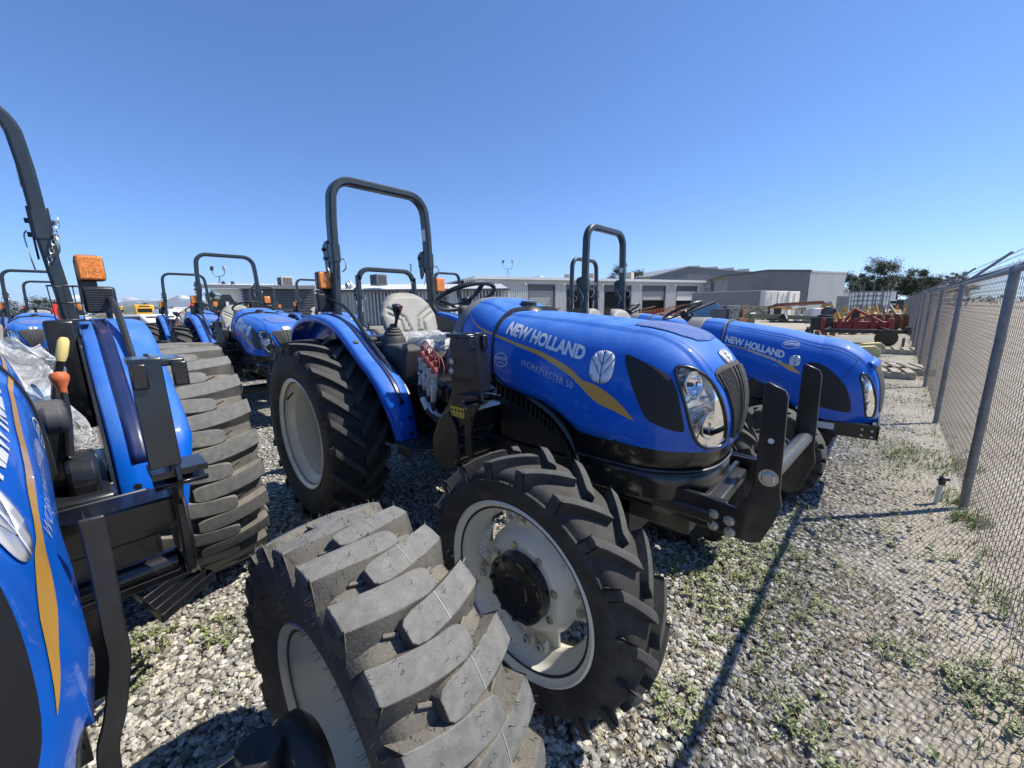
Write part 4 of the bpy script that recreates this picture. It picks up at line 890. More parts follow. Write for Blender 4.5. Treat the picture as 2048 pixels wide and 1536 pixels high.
# ------------------------------------------------------------------ smaller tractor type (rear of the row, beyond the main one)
def make_small(loc, label, group=None, hw=.41, zt=2.32, guard_=False):
    b = empty('tractor', loc); tag(b, label, 'tractor', group); H = HR
    us = [-1 + k * .025 for k in range(40)] + [0] + [k * .0125 for k in range(1, 81)]
    hl = poly_rot([(.40, 2.25), (.435, 2.18), (.52, 2.12), (.65, 2.08), (.80, 2.03), (.90, 2.02), (.915, 2.10), (.89, 2.21), (.80, 2.28), (.66, 2.335), (.52, 2.345), (.43, 2.32)], 2)
    def shr(p, k): c = (sum(q[0] for q in p) / len(p), sum(q[1] for q in p) / len(p)); return [(c[0] + (u - c[0]) * k, c[1] + (t - c[1]) * k) for u, t in p]
    hood = hood_shell(H, 'hood', BLUE, b, us, holes=[shr(hl, 1.02), mirror_t(shr(hl, 1.02))])
    bw = [(.53, 2.23, .030), (.76, 2.18, .033)]
    headlight(H, hood, hl, bw); headlight(H, hood, mirror_t(hl), [(u, math.pi - t, r) for u, t, r in bw])
    gp = poly_rot([(.37, 1.80), (.42, 1.90), (.55, 1.93), (.72, 1.93), (.86, 1.84), (.90, math.pi / 2), (.86, math.pi - 1.84), (.72, math.pi - 1.93), (.55, math.pi - 1.93), (.42, math.pi - 1.90), (.37, math.pi - 1.80), (.36, math.pi / 2)], 2)
    g = patch_uv(H, gp, .003, 'grille', GRILLEM, hood, 0)
    m = M(); m.grid([[Vector(H.pt(.37 + .02 * i, math.pi / 2 + .42 * (j / 12 * 2 - 1))) + Vector((.012 * i, 0, .006 - .004 * i)) for j in range(13)] for i in range(3)]); m.build('hood_lip', BLUE, hood, solid=.008)
    m = M(); m.tube([Vector(H.pt(.30 + .10 * abs(k / 30 - .5) * 0, math.pi * (.06 + .88 * k / 30))) + Vector((-.0005, 0, 0)) for k in range(31)], .0022, 5); m.build('nose_seam', BLACK, hood)
    for s in (1, -1):
        m = M(); m.tube([Vector(H.pt(-1 + 1.3 * k / 30, math.pi / 2 + s * (.55 - .02 * k / 30))) for k in range(31)], .002, 5); m.build('hood_seam', BLACK, hood)
        pan = poly_rot([(.135, 1.02), (.18, 1.04), (.25, 1.02), (.33, .955), (.395, .87), (.43, .77), (.435, .69), (.36, .69), (.26, .71), (.15, .75), (.13, .88)], 3)
        patch_side(H, [pan], s, .003, 'intake_screen', MESHM, hood, 0, (.01, .01))
        patch_side(H, ribbon_poly([(-.455, 1.155), (-.30, 1.125), (-.16, 1.082), (-.06, 1.046), (.0, 1.018), (.05, 1.005), (.115, .945)], [(-.455, 1.149), (-.30, 1.115), (-.16, 1.068), (-.06, 1.03), (-.01, .998), (.04, .965), (.115, .943)]), s, .0012, 'side_stripe', GOLD, hood, 0, (.03, .03))
        side_text(H, 'NEW HOLLAND', s, (-.455, 1.172), (-.01, 1.055), .060, 'brand_lettering', WHITEL, hood, bold=.05)
        side_text(H, 'WORKMASTER 35', s, (-.27, 1.098), (-.02, 1.018), .022, 'model_lettering', WHITEL, hood, bold=.0, off=.0015)
        patch_side(H, leaf_polys(.065, 1.045, .036, .040), s, .0024, 'leaf_emblem', SILVER, hood, .0012)
        dx, dz = .02, 1.165
        st = patch_side(H, ellipse_ring(dx, dz, .058, .030, .004), s, .0018, 'dealer_sticker', WHITEL, hood)
        side_text(H, 'GARTON', s, (dx - .045, dz - .004), (dx + .045, dz - .010), .022, 'sticker_text', WHITEL, st, bold=.03, off=.0018)
        # embossed arc over the wheel cut-out
        m = M(); m.tube([Vector(H.side(-.10 + .16 * math.cos(a), .80 + .13 * math.sin(a), s)) for a in [math.pi * (.02 + .9 * k / 20) for k in range(21)]], .008, 6); m.build('hood_emboss', BLUE, hood)
    # dash cowl
    D = Hood(top=[(-.72, 1.35), (-.66, 1.365), (-.56, 1.355), (-.48, 1.34)], base=[(-.72, 1.0), (-.48, 1.0)], nose=NOSE_R, piv=(-.48, 1.0), w=[(-.72, .26), (-.48, .288)], n=(3.2, 2.6), m=(2.6, 2.3))
    d = hood_shell(D, 'dash_cowl', BLUE, b, [-1 + k * .1 for k in range(11)])
    m = M(); m.grid([[(x + (p[2] - 1.2) * .25, p[1] * k, 1.0 + (p[2] - 1.0) * k) for p in [D.pt(-1, math.pi * j / 30) for j in range(31)]] for x, k in ((-.86, .94), (-.84, 1.03), (-.72, 1.03), (-.70, 1.0))]); m.build('cowl_rim', GREYP, d, smooth=50, solid=.008)
    m = M(); m.sweep([Vector(D.pt(0, math.pi * j / 30)) for j in range(31)], [(-.008, -.005), (.008, -.005), (.008, .005), (-.008, .005)], up=(1, 0, 0)); m.build('cowl_seam', GREYP, d)
    m = M(); m.box((-.5, 0, .62), (1.6, .34, .34)); m.box((-.1, 0, .8), (.7, .40, .25)); m.box((.2, 0, .53), (.75, .30, .12)); m.build('chassis', BLACK, b, bevel=.02)
    m = M(); m.prism([(.20, .60), (.20, .50), (.60, .505), (.61, .52), (.61, .60), (.59, .615)], 'y', -.30, -.285); m.prism([(.20, .60), (.20, .50), (.60, .505), (.61, .52), (.61, .60), (.59, .615)], 'y', .285, .30); m.box((.605, 0, .56), (.015, .6, .11)); bp = m.build('bumper', BLACK_G, b, bevel=.003)
    m = M()
    for x, z in ((.52, .575), (.575, .57), (.52, .53), (.575, .525)): m.lathe([(0, .001), (.008, .001), (.008, 0)], (x, -.3005, z), (0, -1, 0), 12)
    m.build('bumper_holes', LABELW, bp); m = M(); m.box((.30, -.301, .565), (.12, .002, .05)); m.build('data_label', LABELW, bp, smooth=0)
    m = M(); m.grid([[(x, y, z) for x, y in [(.0, w_)] + [(.2 + (H.pt(1, math.pi * j / 30)[0] - .2) * k, H.pt(1, math.pi * j / 30)[1] * k) for j in range(2, 29)] + [(.0, -w_)]] for z, k, w_ in ((.64, .98, .31), (.60, .96, .30), (.585, .92, .29))]); m.build('nose_skirt', DARKSHADE, b, solid=.004)
    m = M(); m.cyl((0, -.5, .36), (0, .5, .36), .05, 14); m.box((0, 0, .4), (.2, .3, .2)); m.build('front_axle', BLACK, b)
    m = M(); m.cyl((-1.72, -.5, .52), (-1.72, .5, .52), .1, 14); m.build('rear_axle', BLACK, b)
    for s in (-1, 1):
        wheel_front_block(b, (0, s * .58, .36), 0, s, R_=.36, W=.24, rr=.19); wheel_rear(b, (-1.72, s * .60, .53), s, W=.33, R_=.535, style='block', rr=.27, off=.14)
        f = M(); P = smoothpts([(x, 0, z) for x, z in [(-2.25, 1.0), (-2.15, 1.13), (-1.95, 1.2), (-1.65, 1.2), (-1.4, 1.1), (-1.22, .92), (-1.12, .7)]], 4); f.grid([[(p.x, s * y, p.z - dz) for y, dz in ((.36, .1), (.37, .01), (.40, 0), (.60, 0), (.63, .02))] for p in P]); fe = f.build('fender', BLUE, b, solid=.006)
        m = M(); m.tube(smoothpts([(-1.9, s * .5, 1.19), (-1.88, s * .5, 1.27), (-1.7, s * .5, 1.31), (-1.45, s * .5, 1.22), (-1.35, s * .5, 1.08)], 4), .014, 8); m.build('hand_rail', BLACK, fe)
        m = M(); m.box((-.95, s * .32, .62), (.7, .36, .03)); m.build('footplate', BLACK, b)
    seat(b, .28, -.16, False); steering(b, (-.93, 0, 1.44), .19, 26, (-.72, 0, 1.25))
    rb = rollbar(b, -1.81, .8, 1.78, zt, hw, .6, (.07, .06))
    m = M(); m.box((-1.772, -hw, 1.60), (.003, .035, .26)); m.build('warning_sticker', LABELW, rb, smooth=0)
    return b
# ------------------------------------------------------------------ ground
FD = Vector((math.cos(R(88.83)), math.sin(R(88.83)), 0)); FN = Vector((FD.y, -FD.x, 0)); F0 = Vector((.633, 4.131, 0))
def ground_mat():
    m = bpy.data.materials.new('gravel and dirt ground'); m.use_nodes = True; n = m.node_tree; L = n.links; b = n.nodes['Principled BSDF']; b.inputs['Roughness'].default_value = .95; b.inputs['Specular IOR Level'].default_value = .2
    g = n.nodes.new('ShaderNodeNewGeometry'); sp = n.nodes.new('ShaderNodeSeparateXYZ'); L.new(g.outputs['Position'], sp.inputs[0])
    def noise(s, d=5): t = n.nodes.new('ShaderNodeTexNoise'); t.inputs['Scale'].default_value = s; t.inputs['Detail'].default_value = d; L.new(g.outputs['Position'], t.inputs['Vector']); return t.outputs['Fac']
    def mr(f, a, c): r = n.nodes.new('ShaderNodeMapRange'); r.inputs['From Min'].default_value = a; r.inputs['From Max'].default_value = c; L.new(f, r.inputs['Value']); return r.outputs['Result']
    def mix(f, a, c):
        x = n.nodes.new('ShaderNodeMix'); x.data_type = 'RGBA'
        if isinstance(f, float): x.inputs[0].default_value = f
        else: L.new(f, x.inputs[0])
        for k, q in ((6, a), (7, c)):
            if isinstance(q, tuple): x.inputs[k].default_value = (*q, 1)
            else: L.new(q, x.inputs[k])
        return x.outputs[2]
    v = n.nodes.new('ShaderNodeTexVoronoi'); v.inputs['Scale'].default_value = 34; L.new(g.outputs['Position'], v.inputs['Vector'])
    vs = n.nodes.new('ShaderNodeSeparateXYZ'); L.new(v.outputs['Color'], vs.inputs[0])
    stone = mix(vs.outputs[0], (.22, .22, .21), (.58, .56, .53)); gap = mr(v.outputs['Distance'], .25, .65)
    stone = mix(gap, stone, (.09, .085, .07))
    dirt = mix(mr(noise(1.1), .35, .65), (.37, .33, .26), (.46, .42, .345)); dirt = mix(mr(noise(45), .55, .75), dirt, (.24, .21, .16))
    a = n.nodes.new('ShaderNodeMath'); a.operation = 'MULTIPLY_ADD'; a.inputs[1].default_value = 1.4; L.new(noise(1.7, 4), a.inputs[0]); L.new(sp.outputs['X'], a.inputs[2])
    fx = mr(a.outputs[0], .55, 1.15)
    c = mix(fx, stone, dirt); far = mr(sp.outputs['Y'], 14, 30); c = mix(far, c, dirt)
    # dry and green tint in patches
    c = mix(mr(noise(.8, 6), .62, .78), c, (.16, .17, .07)); L.new(c, b.inputs['Base Color'])
    bp = n.nodes.new('ShaderNodeBump'); bp.inputs['Strength'].default_value = .9; bp.inputs['Distance'].default_value = .02
    inv = n.nodes.new('ShaderNodeMath'); inv.operation = 'MULTIPLY'; inv.inputs[1].default_value = -1; L.new(v.outputs['Distance'], inv.inputs[0]); ad = n.nodes.new('ShaderNodeMath'); ad.operation = 'ADD'; L.new(inv.outputs[0], ad.inputs[0]); L.new(noise(60), ad.inputs[1])
    L.new(ad.outputs[0], bp.inputs['Height']); L.new(bp.outputs[0], b.inputs['Normal']); return m
from mathutils import noise as mn
def gz(x, y): return .018 * mn.noise(Vector((x * .9, y * .9, 0))) + .010 * mn.noise(Vector((x * 3.1, y * 3.1, 4)))
m = M(); near = 10.0; xs = sorted(set([-near + k * .2 for k in range(101)] + [-4000, -1500, -600, -200, -80, -40, -20, 20, 40, 80, 200, 600, 1500, 4000, 12000, -12000]))
rows = [[(x, y, gz(x, y) if abs(x) < near and abs(y) < near else 0) for x in xs] for y in xs]; m.grid(rows)
struct(m.build('ground', ground_mat(), smooth=180))
# ------------------------------------------------------------------ gravel stones (countless: one object)
rng = np.random.default_rng(11)
def stone_field(name, N, place, size, label, colf):
    ico = bmesh.new(); bmesh.ops.create_icosphere(ico, subdivisions=1, radius=1); bv = np.array([v.co[:] for v in ico.verts]); bf = np.array([[v.index for v in f.verts] for f in ico.faces]); ico.free()
    nv, nf = len(bv), len(bf); P = place(N); N = len(P)
    J = bv[None] * (1 + rng.uniform(-.28, .28, (N, nv, 1))); s = size(P, N)
    J = J * s[:, None, None] * rng.uniform([.75, .6, .38], [1.25, 1.0, .75], (N, 3))[:, None, :]
    a = rng.uniform(0, 2 * np.pi, N); t = rng.normal(0, .35, N); ca, sa, ct, st = np.cos(a), np.sin(a), np.cos(t), np.sin(t)
    X = J[..., 0] * ct[:, None] - J[..., 2] * st[:, None]; Z = J[..., 0] * st[:, None] + J[..., 2] * ct[:, None]; Y = J[..., 1]
    V = np.stack([X * ca[:, None] - Y * sa[:, None] + P[:, 0:1], X * sa[:, None] + Y * ca[:, None] + P[:, 1:2], Z + P[:, 2:3] + (s * .22)[:, None]], -1).reshape(-1, 3)
    F = (bf[None] + (np.arange(N) * nv)[:, None, None]).reshape(-1, 3)
    me = bpy.data.meshes.new(name); me.vertices.add(len(V)); me.vertices.foreach_set('co', V.ravel()); me.loops.add(F.size); me.loops.foreach_set('vertex_index', F.ravel().astype(np.int32))
    me.polygons.add(len(F)); me.polygons.foreach_set('loop_start', np.arange(0, F.size, 3, dtype=np.int32)); me.polygons.foreach_set('loop_total', np.full(len(F), 3, dtype=np.int32)); me.update(calc_edges=True); me.polygons.foreach_set('use_smooth', np.zeros(len(F), dtype=bool))
    at = me.color_attributes.new('col', 'FLOAT_COLOR', 'POINT'); c = np.ones((N, 4)); c[:, :3] = colf(P, N); at.data.foreach_set('color', np.repeat(c, nv, 0).ravel())
    o = bpy.data.objects.new(name, me); COL.objects.link(o); o['kind'] = 'stuff'; o['label'] = label
    if 'stone' not in MATS:
        mt = bpy.data.materials.new('stone'); mt.use_nodes = True; n = mt.node_tree; b = n.nodes['Principled BSDF']; b.inputs['Roughness'].default_value = .9; b.inputs['Specular IOR Level'].default_value = .25
        at_ = n.nodes.new('ShaderNodeAttribute'); at_.attribute_name = 'col'; tx = n.nodes.new('ShaderNodeTexNoise'); tx.inputs['Scale'].default_value = 220; tx.inputs['Detail'].default_value = 3
        tc = n.nodes.new('ShaderNodeTexCoord'); n.links.new(tc.outputs['Object'], tx.inputs[0]); r = n.nodes.new('ShaderNodeMapRange'); r.inputs['From Min'].default_value = .3; r.inputs['From Max'].default_value = .7; r.inputs['To Min'].default_value = .65; r.inputs['To Max'].default_value = 1.25; n.links.new(tx.outputs['Fac'], r.inputs['Value'])
        x = n.nodes.new('ShaderNodeVectorMath'); x.operation = 'SCALE'; n.links.new(at_.outputs['Color'], x.inputs[0]); n.links.new(r.outputs[0], x.inputs['Scale']); n.links.new(x.outputs[0], b.inputs['Base Color']); MATS['stone'] = mt
    me.materials.append(MATS['stone']); return o
def fence_side(x, y): return (x - .57 - (y - 1.2) * .0204)   # >0: outside the fence
def place_near(N):
    r = rng.uniform(.35, 1, N * 3) ; r = .5 + 9.5 * rng.random(N * 3) ** 1.25; th = rng.uniform(np.radians(78 - 12), np.radians(78 + 128), N * 3) - np.radians(0)
    x, y = r * np.cos(th), r * np.sin(th); nz = np.array([mn.noise(Vector((a * 1.3, b * 1.3, 2))) for a, b in zip(x, y)])
    dirt = np.clip((x + .55 + nz * 1.1) / .8, 0, 1) * .90; keep = (rng.random(N * 3) > dirt) & (fence_side(x, y) < .05); x, y = x[keep][:N], y[keep][:N]
    return np.stack([x, y, [gz(a, b) for a, b in zip(x, y)]], -1)
def col_near(P, N):
    g = rng.choice([.18, .28, .37, .46, .56], N, p=[.16, .26, .28, .19, .11]) * rng.uniform(.85, 1.15, N); w_ = rng.random(N) ** 2
    return np.stack([g * (1.02 + .06 * w_), g, g * (.95 - .15 * w_)], -1)
stone_field('gravel', 125000, place_near, lambda P, N: rng.uniform(.007, .0145, N) * rng.choice([.75, 1, 1.35], N), 'crushed grey and white gravel covering the yard', col_near)
# ------------------------------------------------------------------ weeds and dry grass (countless)
def weeds(name, centres, mats_, label, leafy=True, seed=5):
    rnd = random.Random(seed); m = M()
    for (cx, cy, rad, n, h) in centres:
        for _ in range(n):
            a = rnd.uniform(0, 2 * math.pi); d = rad * math.sqrt(rnd.random()); x, y = cx + d * math.cos(a), cy + d * math.sin(a); z = gz(x, y)
            if fence_side(x, y) > .6: continue
            if leafy:
                for s in range(rnd.randint(2, 5)):
                    aa = rnd.uniform(0, 6.28); hh = h * rnd.uniform(.4, 1.1); lean = rnd.uniform(.2, .8) * hh; p0 = Vector((x, y, z)); p1 = p0 + Vector((math.cos(aa) * lean, math.sin(aa) * lean, hh))
                    for q in range(rnd.randint(4, 8)):
                        t = rnd.uniform(.15, 1); c = p0.lerp(p1, t); L_ = rnd.uniform(.008, .02); b2 = rnd.uniform(0, 6.28); el = rnd.uniform(-.1, .9)
                        dv = Vector((math.cos(b2) * math.cos(el), math.sin(b2) * math.cos(el), math.sin(el))); sv = dv.cross(Vector((0, 0, 1))).normalized() * L_ * .28
                        k = len(m.v); m.v += [tuple(c), tuple(c + dv * L_ * .5 + sv), tuple(c + dv * L_), tuple(c + dv * L_ * .5 - sv)]; m.f.append((k, k + 1, k + 2, k + 3)); m.mi.append(rnd.choice((0, 0, 1)))
            else:
                for s in range(rnd.randint(2, 5)):
                    aa = rnd.uniform(0, 6.28); hh = h * rnd.uniform(.3, 1.1); lean = rnd.uniform(.2, 1.3) * hh; p0 = Vector((x, y, z)); dv = Vector((math.cos(aa), math.sin(aa), 0)); sv = Vector((-dv.y, dv.x, 0)) * .0016
                    k = len(m.v); m.v += [tuple(p0 - sv), tuple(p0 + sv), tuple(p0 + dv * lean * .45 + Vector((0, 0, hh * .7)) + sv), tuple(p0 + dv * lean * .45 + Vector((0, 0, hh * .7)) - sv), tuple(p0 + dv * lean + Vector((0, 0, hh * .85)))]
                    m.f += [(k, k + 1, k + 2, k + 3), (k + 3, k + 2, k + 4)]; m.mi += [0, 0] if rnd.random() < .8 else [1, 1]
    o = m.build(name, mats_, smooth=0, fix=False); o['kind'] = 'stuff'; o['label'] = label; return o
LEAF = mat('weed leaf', (.17, .20, .09), .6, noise=.3, nscale=5); LEAF2 = mat('pale weed leaf', (.30, .34, .16), .6); STRAW = mat('dry straw', (.46, .38, .23), .8); GRASSM = mat('green grass blade', (.14, .22, .04), .6)
rnd = random.Random(21); cs = []
for px, py, rad, n, h in [(1470, 1110, .22, 46, .05), (1530, 1130, .25, 50, .055), (1400, 1130, .15, 20, .04), (1560, 1190, .22, 32, .06), (1380, 1190, .2, 26, .04), (1440, 1180, .25, 34, .045), (1600, 1100, .2, 24, .05), (1480, 1250, .2, 16, .04), (1560, 1250, .14, 12, .04), (1790, 1300, .09, 16, .05), (1360, 1420, .10, 18, .05), (1620, 1480, .14, 22, .06), (1560, 1440, .1, 10, .05), (1990, 1380, .14, 26, .05), (1940, 1380, .1, 16, .06), (2010, 1440, .14, 26, .05), (1330, 1140, .08, 10, .05), (300, 1290, .10, 26, .05), (260, 1370, .08, 14, .05), (430, 1260, .10, 16, .05), (440, 1300, .08, 8, .05), (250, 1340, .08, 16, .05), (1290, 1360, .06, 8, .04), (1580, 1350, .12, 10, .045), (1450, 1320, .12, 10, .04), (1900, 1120, .14, 10, .05), (1460, 1200, .3, 20, .04), (1520, 1080, .18, 22, .05)]:
    c = on_ground(px, py); cs.append((c.x, c.y, rad, n, h))
for _ in range(120):
    a = R(rnd.uniform(70, 165)); d = rnd.uniform(1.2, 7); cs.append((d * math.cos(a), d * math.sin(a), .06, rnd.randint(1, 3), rnd.uniform(.03, .05)))
weeds('weeds', cs, [LEAF, LEAF2], 'low leafy weeds growing through the gravel')
gs = []
for px, py, rad, n, h in [(1855, 925, .35, 260, .07), (1770, 890, .3, 120, .07), (1900, 1000, .14, 60, .06), (1700, 780, .3, 60, .06), (1800, 800, .25, 60, .05), (1750, 940, .3, 80, .05), (1600, 1040, .3, 60, .05), (1940, 1045, .10, 80, .08), (2000, 1200, .12, 40, .06)]:
    c = on_ground(px, py); gs.append((c.x, c.y, rad, n, h))
for k in range(60):
    y = 1 + k * .35; gs.append((.56 + (y - 1.2) * .0204, y, .10, rnd.randint(4, 18), .06)); gs.append((.2 + .3 * rnd.random(), y, .2, rnd.randint(2, 10), .04))
for _ in range(200):
    a = R(rnd.uniform(70, 190)); d = rnd.uniform(1.0, 9); gs.append((d * math.cos(a), d * math.sin(a), .15, rnd.randint(1, 5), .04))
weeds('grass', gs, [GRASSM, STRAW], 'sparse green and dry grass tufts along the fence', False, 8)
st_ = [(on_ground(px, py).x, on_ground(px, py).y, r_, n, .03) for px, py, r_, n in [(1480, 1420, .5, 260), (1700, 1350, .7, 320), (1850, 1400, .6, 300), (1280, 1400, .25, 160), (1600, 1200, .5, 240), (1850, 1250, .5, 80), (1750, 1000, .6, 120), (330, 1320, .25, 60)]]
weeds('dry_straw', st_, [STRAW, STRAW], 'dry straw litter scattered over the gravel', False, 13)

# ------------------------------------------------------------------ chain link fence
GALV = mat('galvanised steel', (.20, .205, .21), .5, .5, noise=.2, nscale=10, dust=.2); WIREM = mat('weathered fence wire', (.17, .145, .135), .6, .35)
fe = empty('chain_link_fence', F0); tag(fe, 'galvanised chain link fence topped with barbed wire along the right side', 'fence')
def FP(t, z, off=0): return FD * t + FN * off + Vector((0, 0, z))
H_F = 1.68; T0, T1, ST = -4.6, 66.0, 2.92
k = -1
while k * ST < T1:
    t = k * ST; p = M(); p.cyl(FP(t, -.02, -.03), FP(t, H_F - .02, -.03), .025, 14); p.lathe([(.027, 0), (.027, .03), (.02, .042)], FP(t, H_F - .02, -.03), (0, 0, 1), 14)
    po = p.build('fence_post', GALV, fe)
    a = M(); a.bar(FP(t, H_F + .0, -.03), FP(t, H_F + .33, .29), .028, .010, up=FD); a.build('barb_arm', GALV, po)
    if k < 6:
        a = M()
        for z in (.35, .75, 1.15, 1.5): a.lathe([(.0275, 0), (.0275, .004)], FP(t, z, -.03), (0, 0, 1), 14)
        a.build('wire_tie', WIREM, po)
    k += 1
r_ = M(); r_.cyl(FP(T0, H_F, -.03), FP(T1, H_F, -.03), .019, 12); r_.build('top_rail', GALV, fe)
for off, z in ((.08, .10), (.18, .20), (.28, .31)):
    b = M(); pts = [FP(T0 + q * ST / 4, H_F + z + .012 * math.sin(q * 1.7) * (1 if q % 4 else 0), off) for q in range(int((T1 - T0) / (ST / 4)) + 1)]; b.tube(pts, .0022, 4)
    t = T0; rr = random.Random(int(off * 100))
    while t < 26:
        c = FP(t, H_F + z, off)
        for q in range(2): d = Vector((rr.uniform(-.3, .3), rr.uniform(-1, 1), rr.uniform(-1, 1))).normalized() * .016; b.tube([c - d + FD * .004 * q, c + d + FD * .004 * q], .0011, 3)
        t += .11
    b.build('barbed_wire', WIREM, fe, fix=False)
# woven mesh: interlocked zigzag wires
PIT = .062; V = []; Fc = []
def wire(pts, r, n=3):
    b = len(V)
    for i, p in enumerate(pts):
        for q in range(n): a = 2 * math.pi * q / n; V.append(tuple(p + FN * r * math.cos(a) + (FD * r * math.sin(a)) * .8 + Vector((0, 0, r * .6 * math.sin(a)))))
    for i in range(len(pts) - 1):
        for q in range(n): Fc.append((b + i * n + q, b + i * n + (q + 1) % n, b + (i + 1) * n + (q + 1) % n, b + (i + 1) * n + q))
nz = int((H_F + .05) / (PIT * .5)); t = -3.9; j = 0
while t < T1:
    rw = .0017 if t < 12 else .0022; step = 1
    sag = lambda z: .006 * math.sin(z * 5 + t * 1.3)
    pts = [FP(t + (PIT * .52 if (i + j) % 2 else -PIT * .02), i * PIT * .5, .0035 * (1 if i % 2 else -1) + sag(i * PIT * .5)) for i in range(nz + 1)]
    if t < 14:   # rounded knuckles
        q = []
        for i, p_ in enumerate(pts):
            if 0 < i < len(pts) - 1: q += [p_.lerp(pts[i - 1], .14), p_.lerp(pts[i + 1], .14)]
            else: q.append(p_)
        pts = q
    wire(pts, rw); j += 1; t += PIT * .5
    if t > 40 and j % 2: t += PIT * .5; j += 1
me = bpy.data.meshes.new('wire_mesh'); me.from_pydata(V, [], Fc); me.materials.append(WIREM); o = bpy.data.objects.new('wire_mesh', me); COL.objects.link(o); o.parent = fe; o['kind'] = 'stuff'
m = M(); t = T0
while t < 22: m.tube([FP(t, H_F + .02, -.0), FP(t + .004, H_F + .055, .004)], .0017, 3); t += PIT * .5
m.build('wire_ends', WIREM, fe, fix=False)['kind'] = 'stuff'
m = M(); t = -4.
while t < 16: m.lathe([(.021, 0), (.021, .003)], FP(t, H_F, -.03), FD, 10); t += .42
m.build('rail_ties', WIREM, fe, fix=False)['kind'] = 'stuff'
# irrigation riser by the fence
c = on_ground(1870, 1008); e = empty('irrigation_riser', c); tag(e, 'short white plastic irrigation riser with a black valve cap beside the fence', 'standpipe')
m = M(); m.cyl((0, 0, -.02), (.012, 0, .165), .014, 16); m.build('riser_pipe', mat('white pvc', (.7, .69, .64), .45), e)
m = M(); m.cyl((.012, 0, .16), (.014, 0, .20), .019, 12); m.cyl((-.012, 0, .19), (.05, .012, .205), .010, 10); m.cyl((.014, 0, .2), (.0, .0, .222), .013, 10); m.build('valve_cap', BLACK, e)
# ------------------------------------------------------------------ buildings
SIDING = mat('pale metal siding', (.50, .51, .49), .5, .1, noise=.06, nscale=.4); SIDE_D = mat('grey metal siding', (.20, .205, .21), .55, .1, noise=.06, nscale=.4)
SIDE_DD = mat('dark grey siding', (.10, .10, .105), .5, .1); ROOFM = mat('white metal roof', (.62, .63, .63), .45, .2); TRIMG = mat('dark trim', (.09, .09, .095), .5)
SHUT = mat('steel shutter', (.33, .335, .33), .5, .2); SHUTW = mat('white shutter', (.62, .62, .6), .5); INTER = mat('dark interior', (.008, .008, .009), .9); BEIGE = mat('beige housing', (.50, .46, .38), .6); CREAMW = mat('cream panel', (.72, .69, .60), .6)
def ribbed(m, p, q, z0, z1, pitch=.3, depth=.04, z0b=None, z1b=None, horiz=False):
    p = Vector((p.x, p.y, 0)); q = Vector((q.x, q.y, 0)); d = q - p; L_ = d.length; d.normalize(); nn = Vector((d.y, -d.x, 0))
    if nn.dot(Vector((p.x, p.y, 0))) > 0: nn = -nn
    if horiz:
        k = int((z1 - z0) / pitch); rows = []
        for i in range(k):
            z = z0 + (z1 - z0) * i / k; dz = (z1 - z0) / k
            for f, o in ((0, 0), (.4, 0), (.5, 1), (.9, 1)): rows.append([p + nn * depth * o + Vector((0, 0, z + dz * f)), q + nn * depth * o + Vector((0, 0, z + dz * f))])
        m.grid(rows); return
    k = max(1, int(L_ / pitch)); rows = []
    for i in range(k + 1):
        for f, o in ((0, 0), (.55, 0), (.65, 1), (.9, 1)):
            t = min(L_, (i + f) * L_ / (k + 1)); zt = z1 + ((z1b if z1b is not None else z1) - z1) * t / L_; rows.append([p + d * t + nn * depth * o + Vector((0, 0, z0)), p + d * t + nn * depth * o + Vector((0, 0, zt))])
    rows.append([q + nn * 0 + Vector((0, 0, z0)), q + Vector((0, 0, z1b if z1b is not None else z1))])
    m.grid(rows)
def gpt(px, d): v = at_depth(px, 616, d); return Vector((v.x, v.y, 0))
def zat(px, py, d): return at_depth(px, py, d).z
def block(bm, a, b, dep, z0, z1):
    """box whose front edge runs a->b (ground points), going dep away from the camera"""
    d = (b - a).normalized(); nn = Vector((-d.y, d.x, 0)); nn = nn if nn.dot(a) > 0 else -nn
    vs = [a, b, b + nn * dep, a + nn * dep]; bm.prism([(v.x, v.y) for v in vs], 'z', z0, z1)
def roof_box(loc, sx, sy, sz, label, m_, group=None, round_=False, louv=False):
    e = empty('roof_unit', loc); tag(e, label, 'roof unit', group); m = M()
    if round_: m.lathe([(0, sz), (sx * .42, sz), (sx * .52, sz * .8), (sx * .52, sz * .55), (sx * .35, sz * .5), (sx * .35, 0)], n=20)
    else: m.box((0, 0, sz / 2), (sx, sy, sz))
    m.build('housing', m_, e, bevel=0 if round_ else .03)
    if louv:
        m = M()
        for k in range(7): m.box((-sx * .35 + k * sx * .115, -sy / 2 - .02, sz * .5), (sx * .05, .03, sz * .8)); m.box((sx / 2 + .02, -sy * .35 + k * sy * .115, sz * .5), (.03, sy * .05, sz * .8))
        m.build('louvre', TRIMG, e)
    return e
# long workshop with five roller doors
A, B = gpt(953, 46.5), gpt(1408, 62.5); d_ = (B - A).normalized(); zt = 5.0; L_ = (B - A).length; nn = Vector((-d_.y, d_.x, 0)); nn = nn if nn.dot(A) > 0 else -nn
ws = empty('workshop', A); tag(ws, 'long low metal workshop with a row of open roller doors', 'building')
def loc_(o, par): 
    o.parent = par; o.matrix_parent_inverse = Matrix.Translation(-par.location) if par.type == 'EMPTY' else Matrix(); return o
def along(px):   # parameter on A->B seen at px
    r = camray(px, 616); r = Vector((r.x, r.y)); M2 = Matrix(((r.x, -d_.x), (r.y, -d_.y))).inverted(); s_ = M2 @ Vector((A.x, A.y)); return s_[1]
doors = [(1056, 1110), (1132, 1186), (1207, 1261), (1283, 1329), (1350, 1391)]; cur = 0; wl = M()
spans = [(along(a), along(b)) for a, b in doors]; DH = 4.35
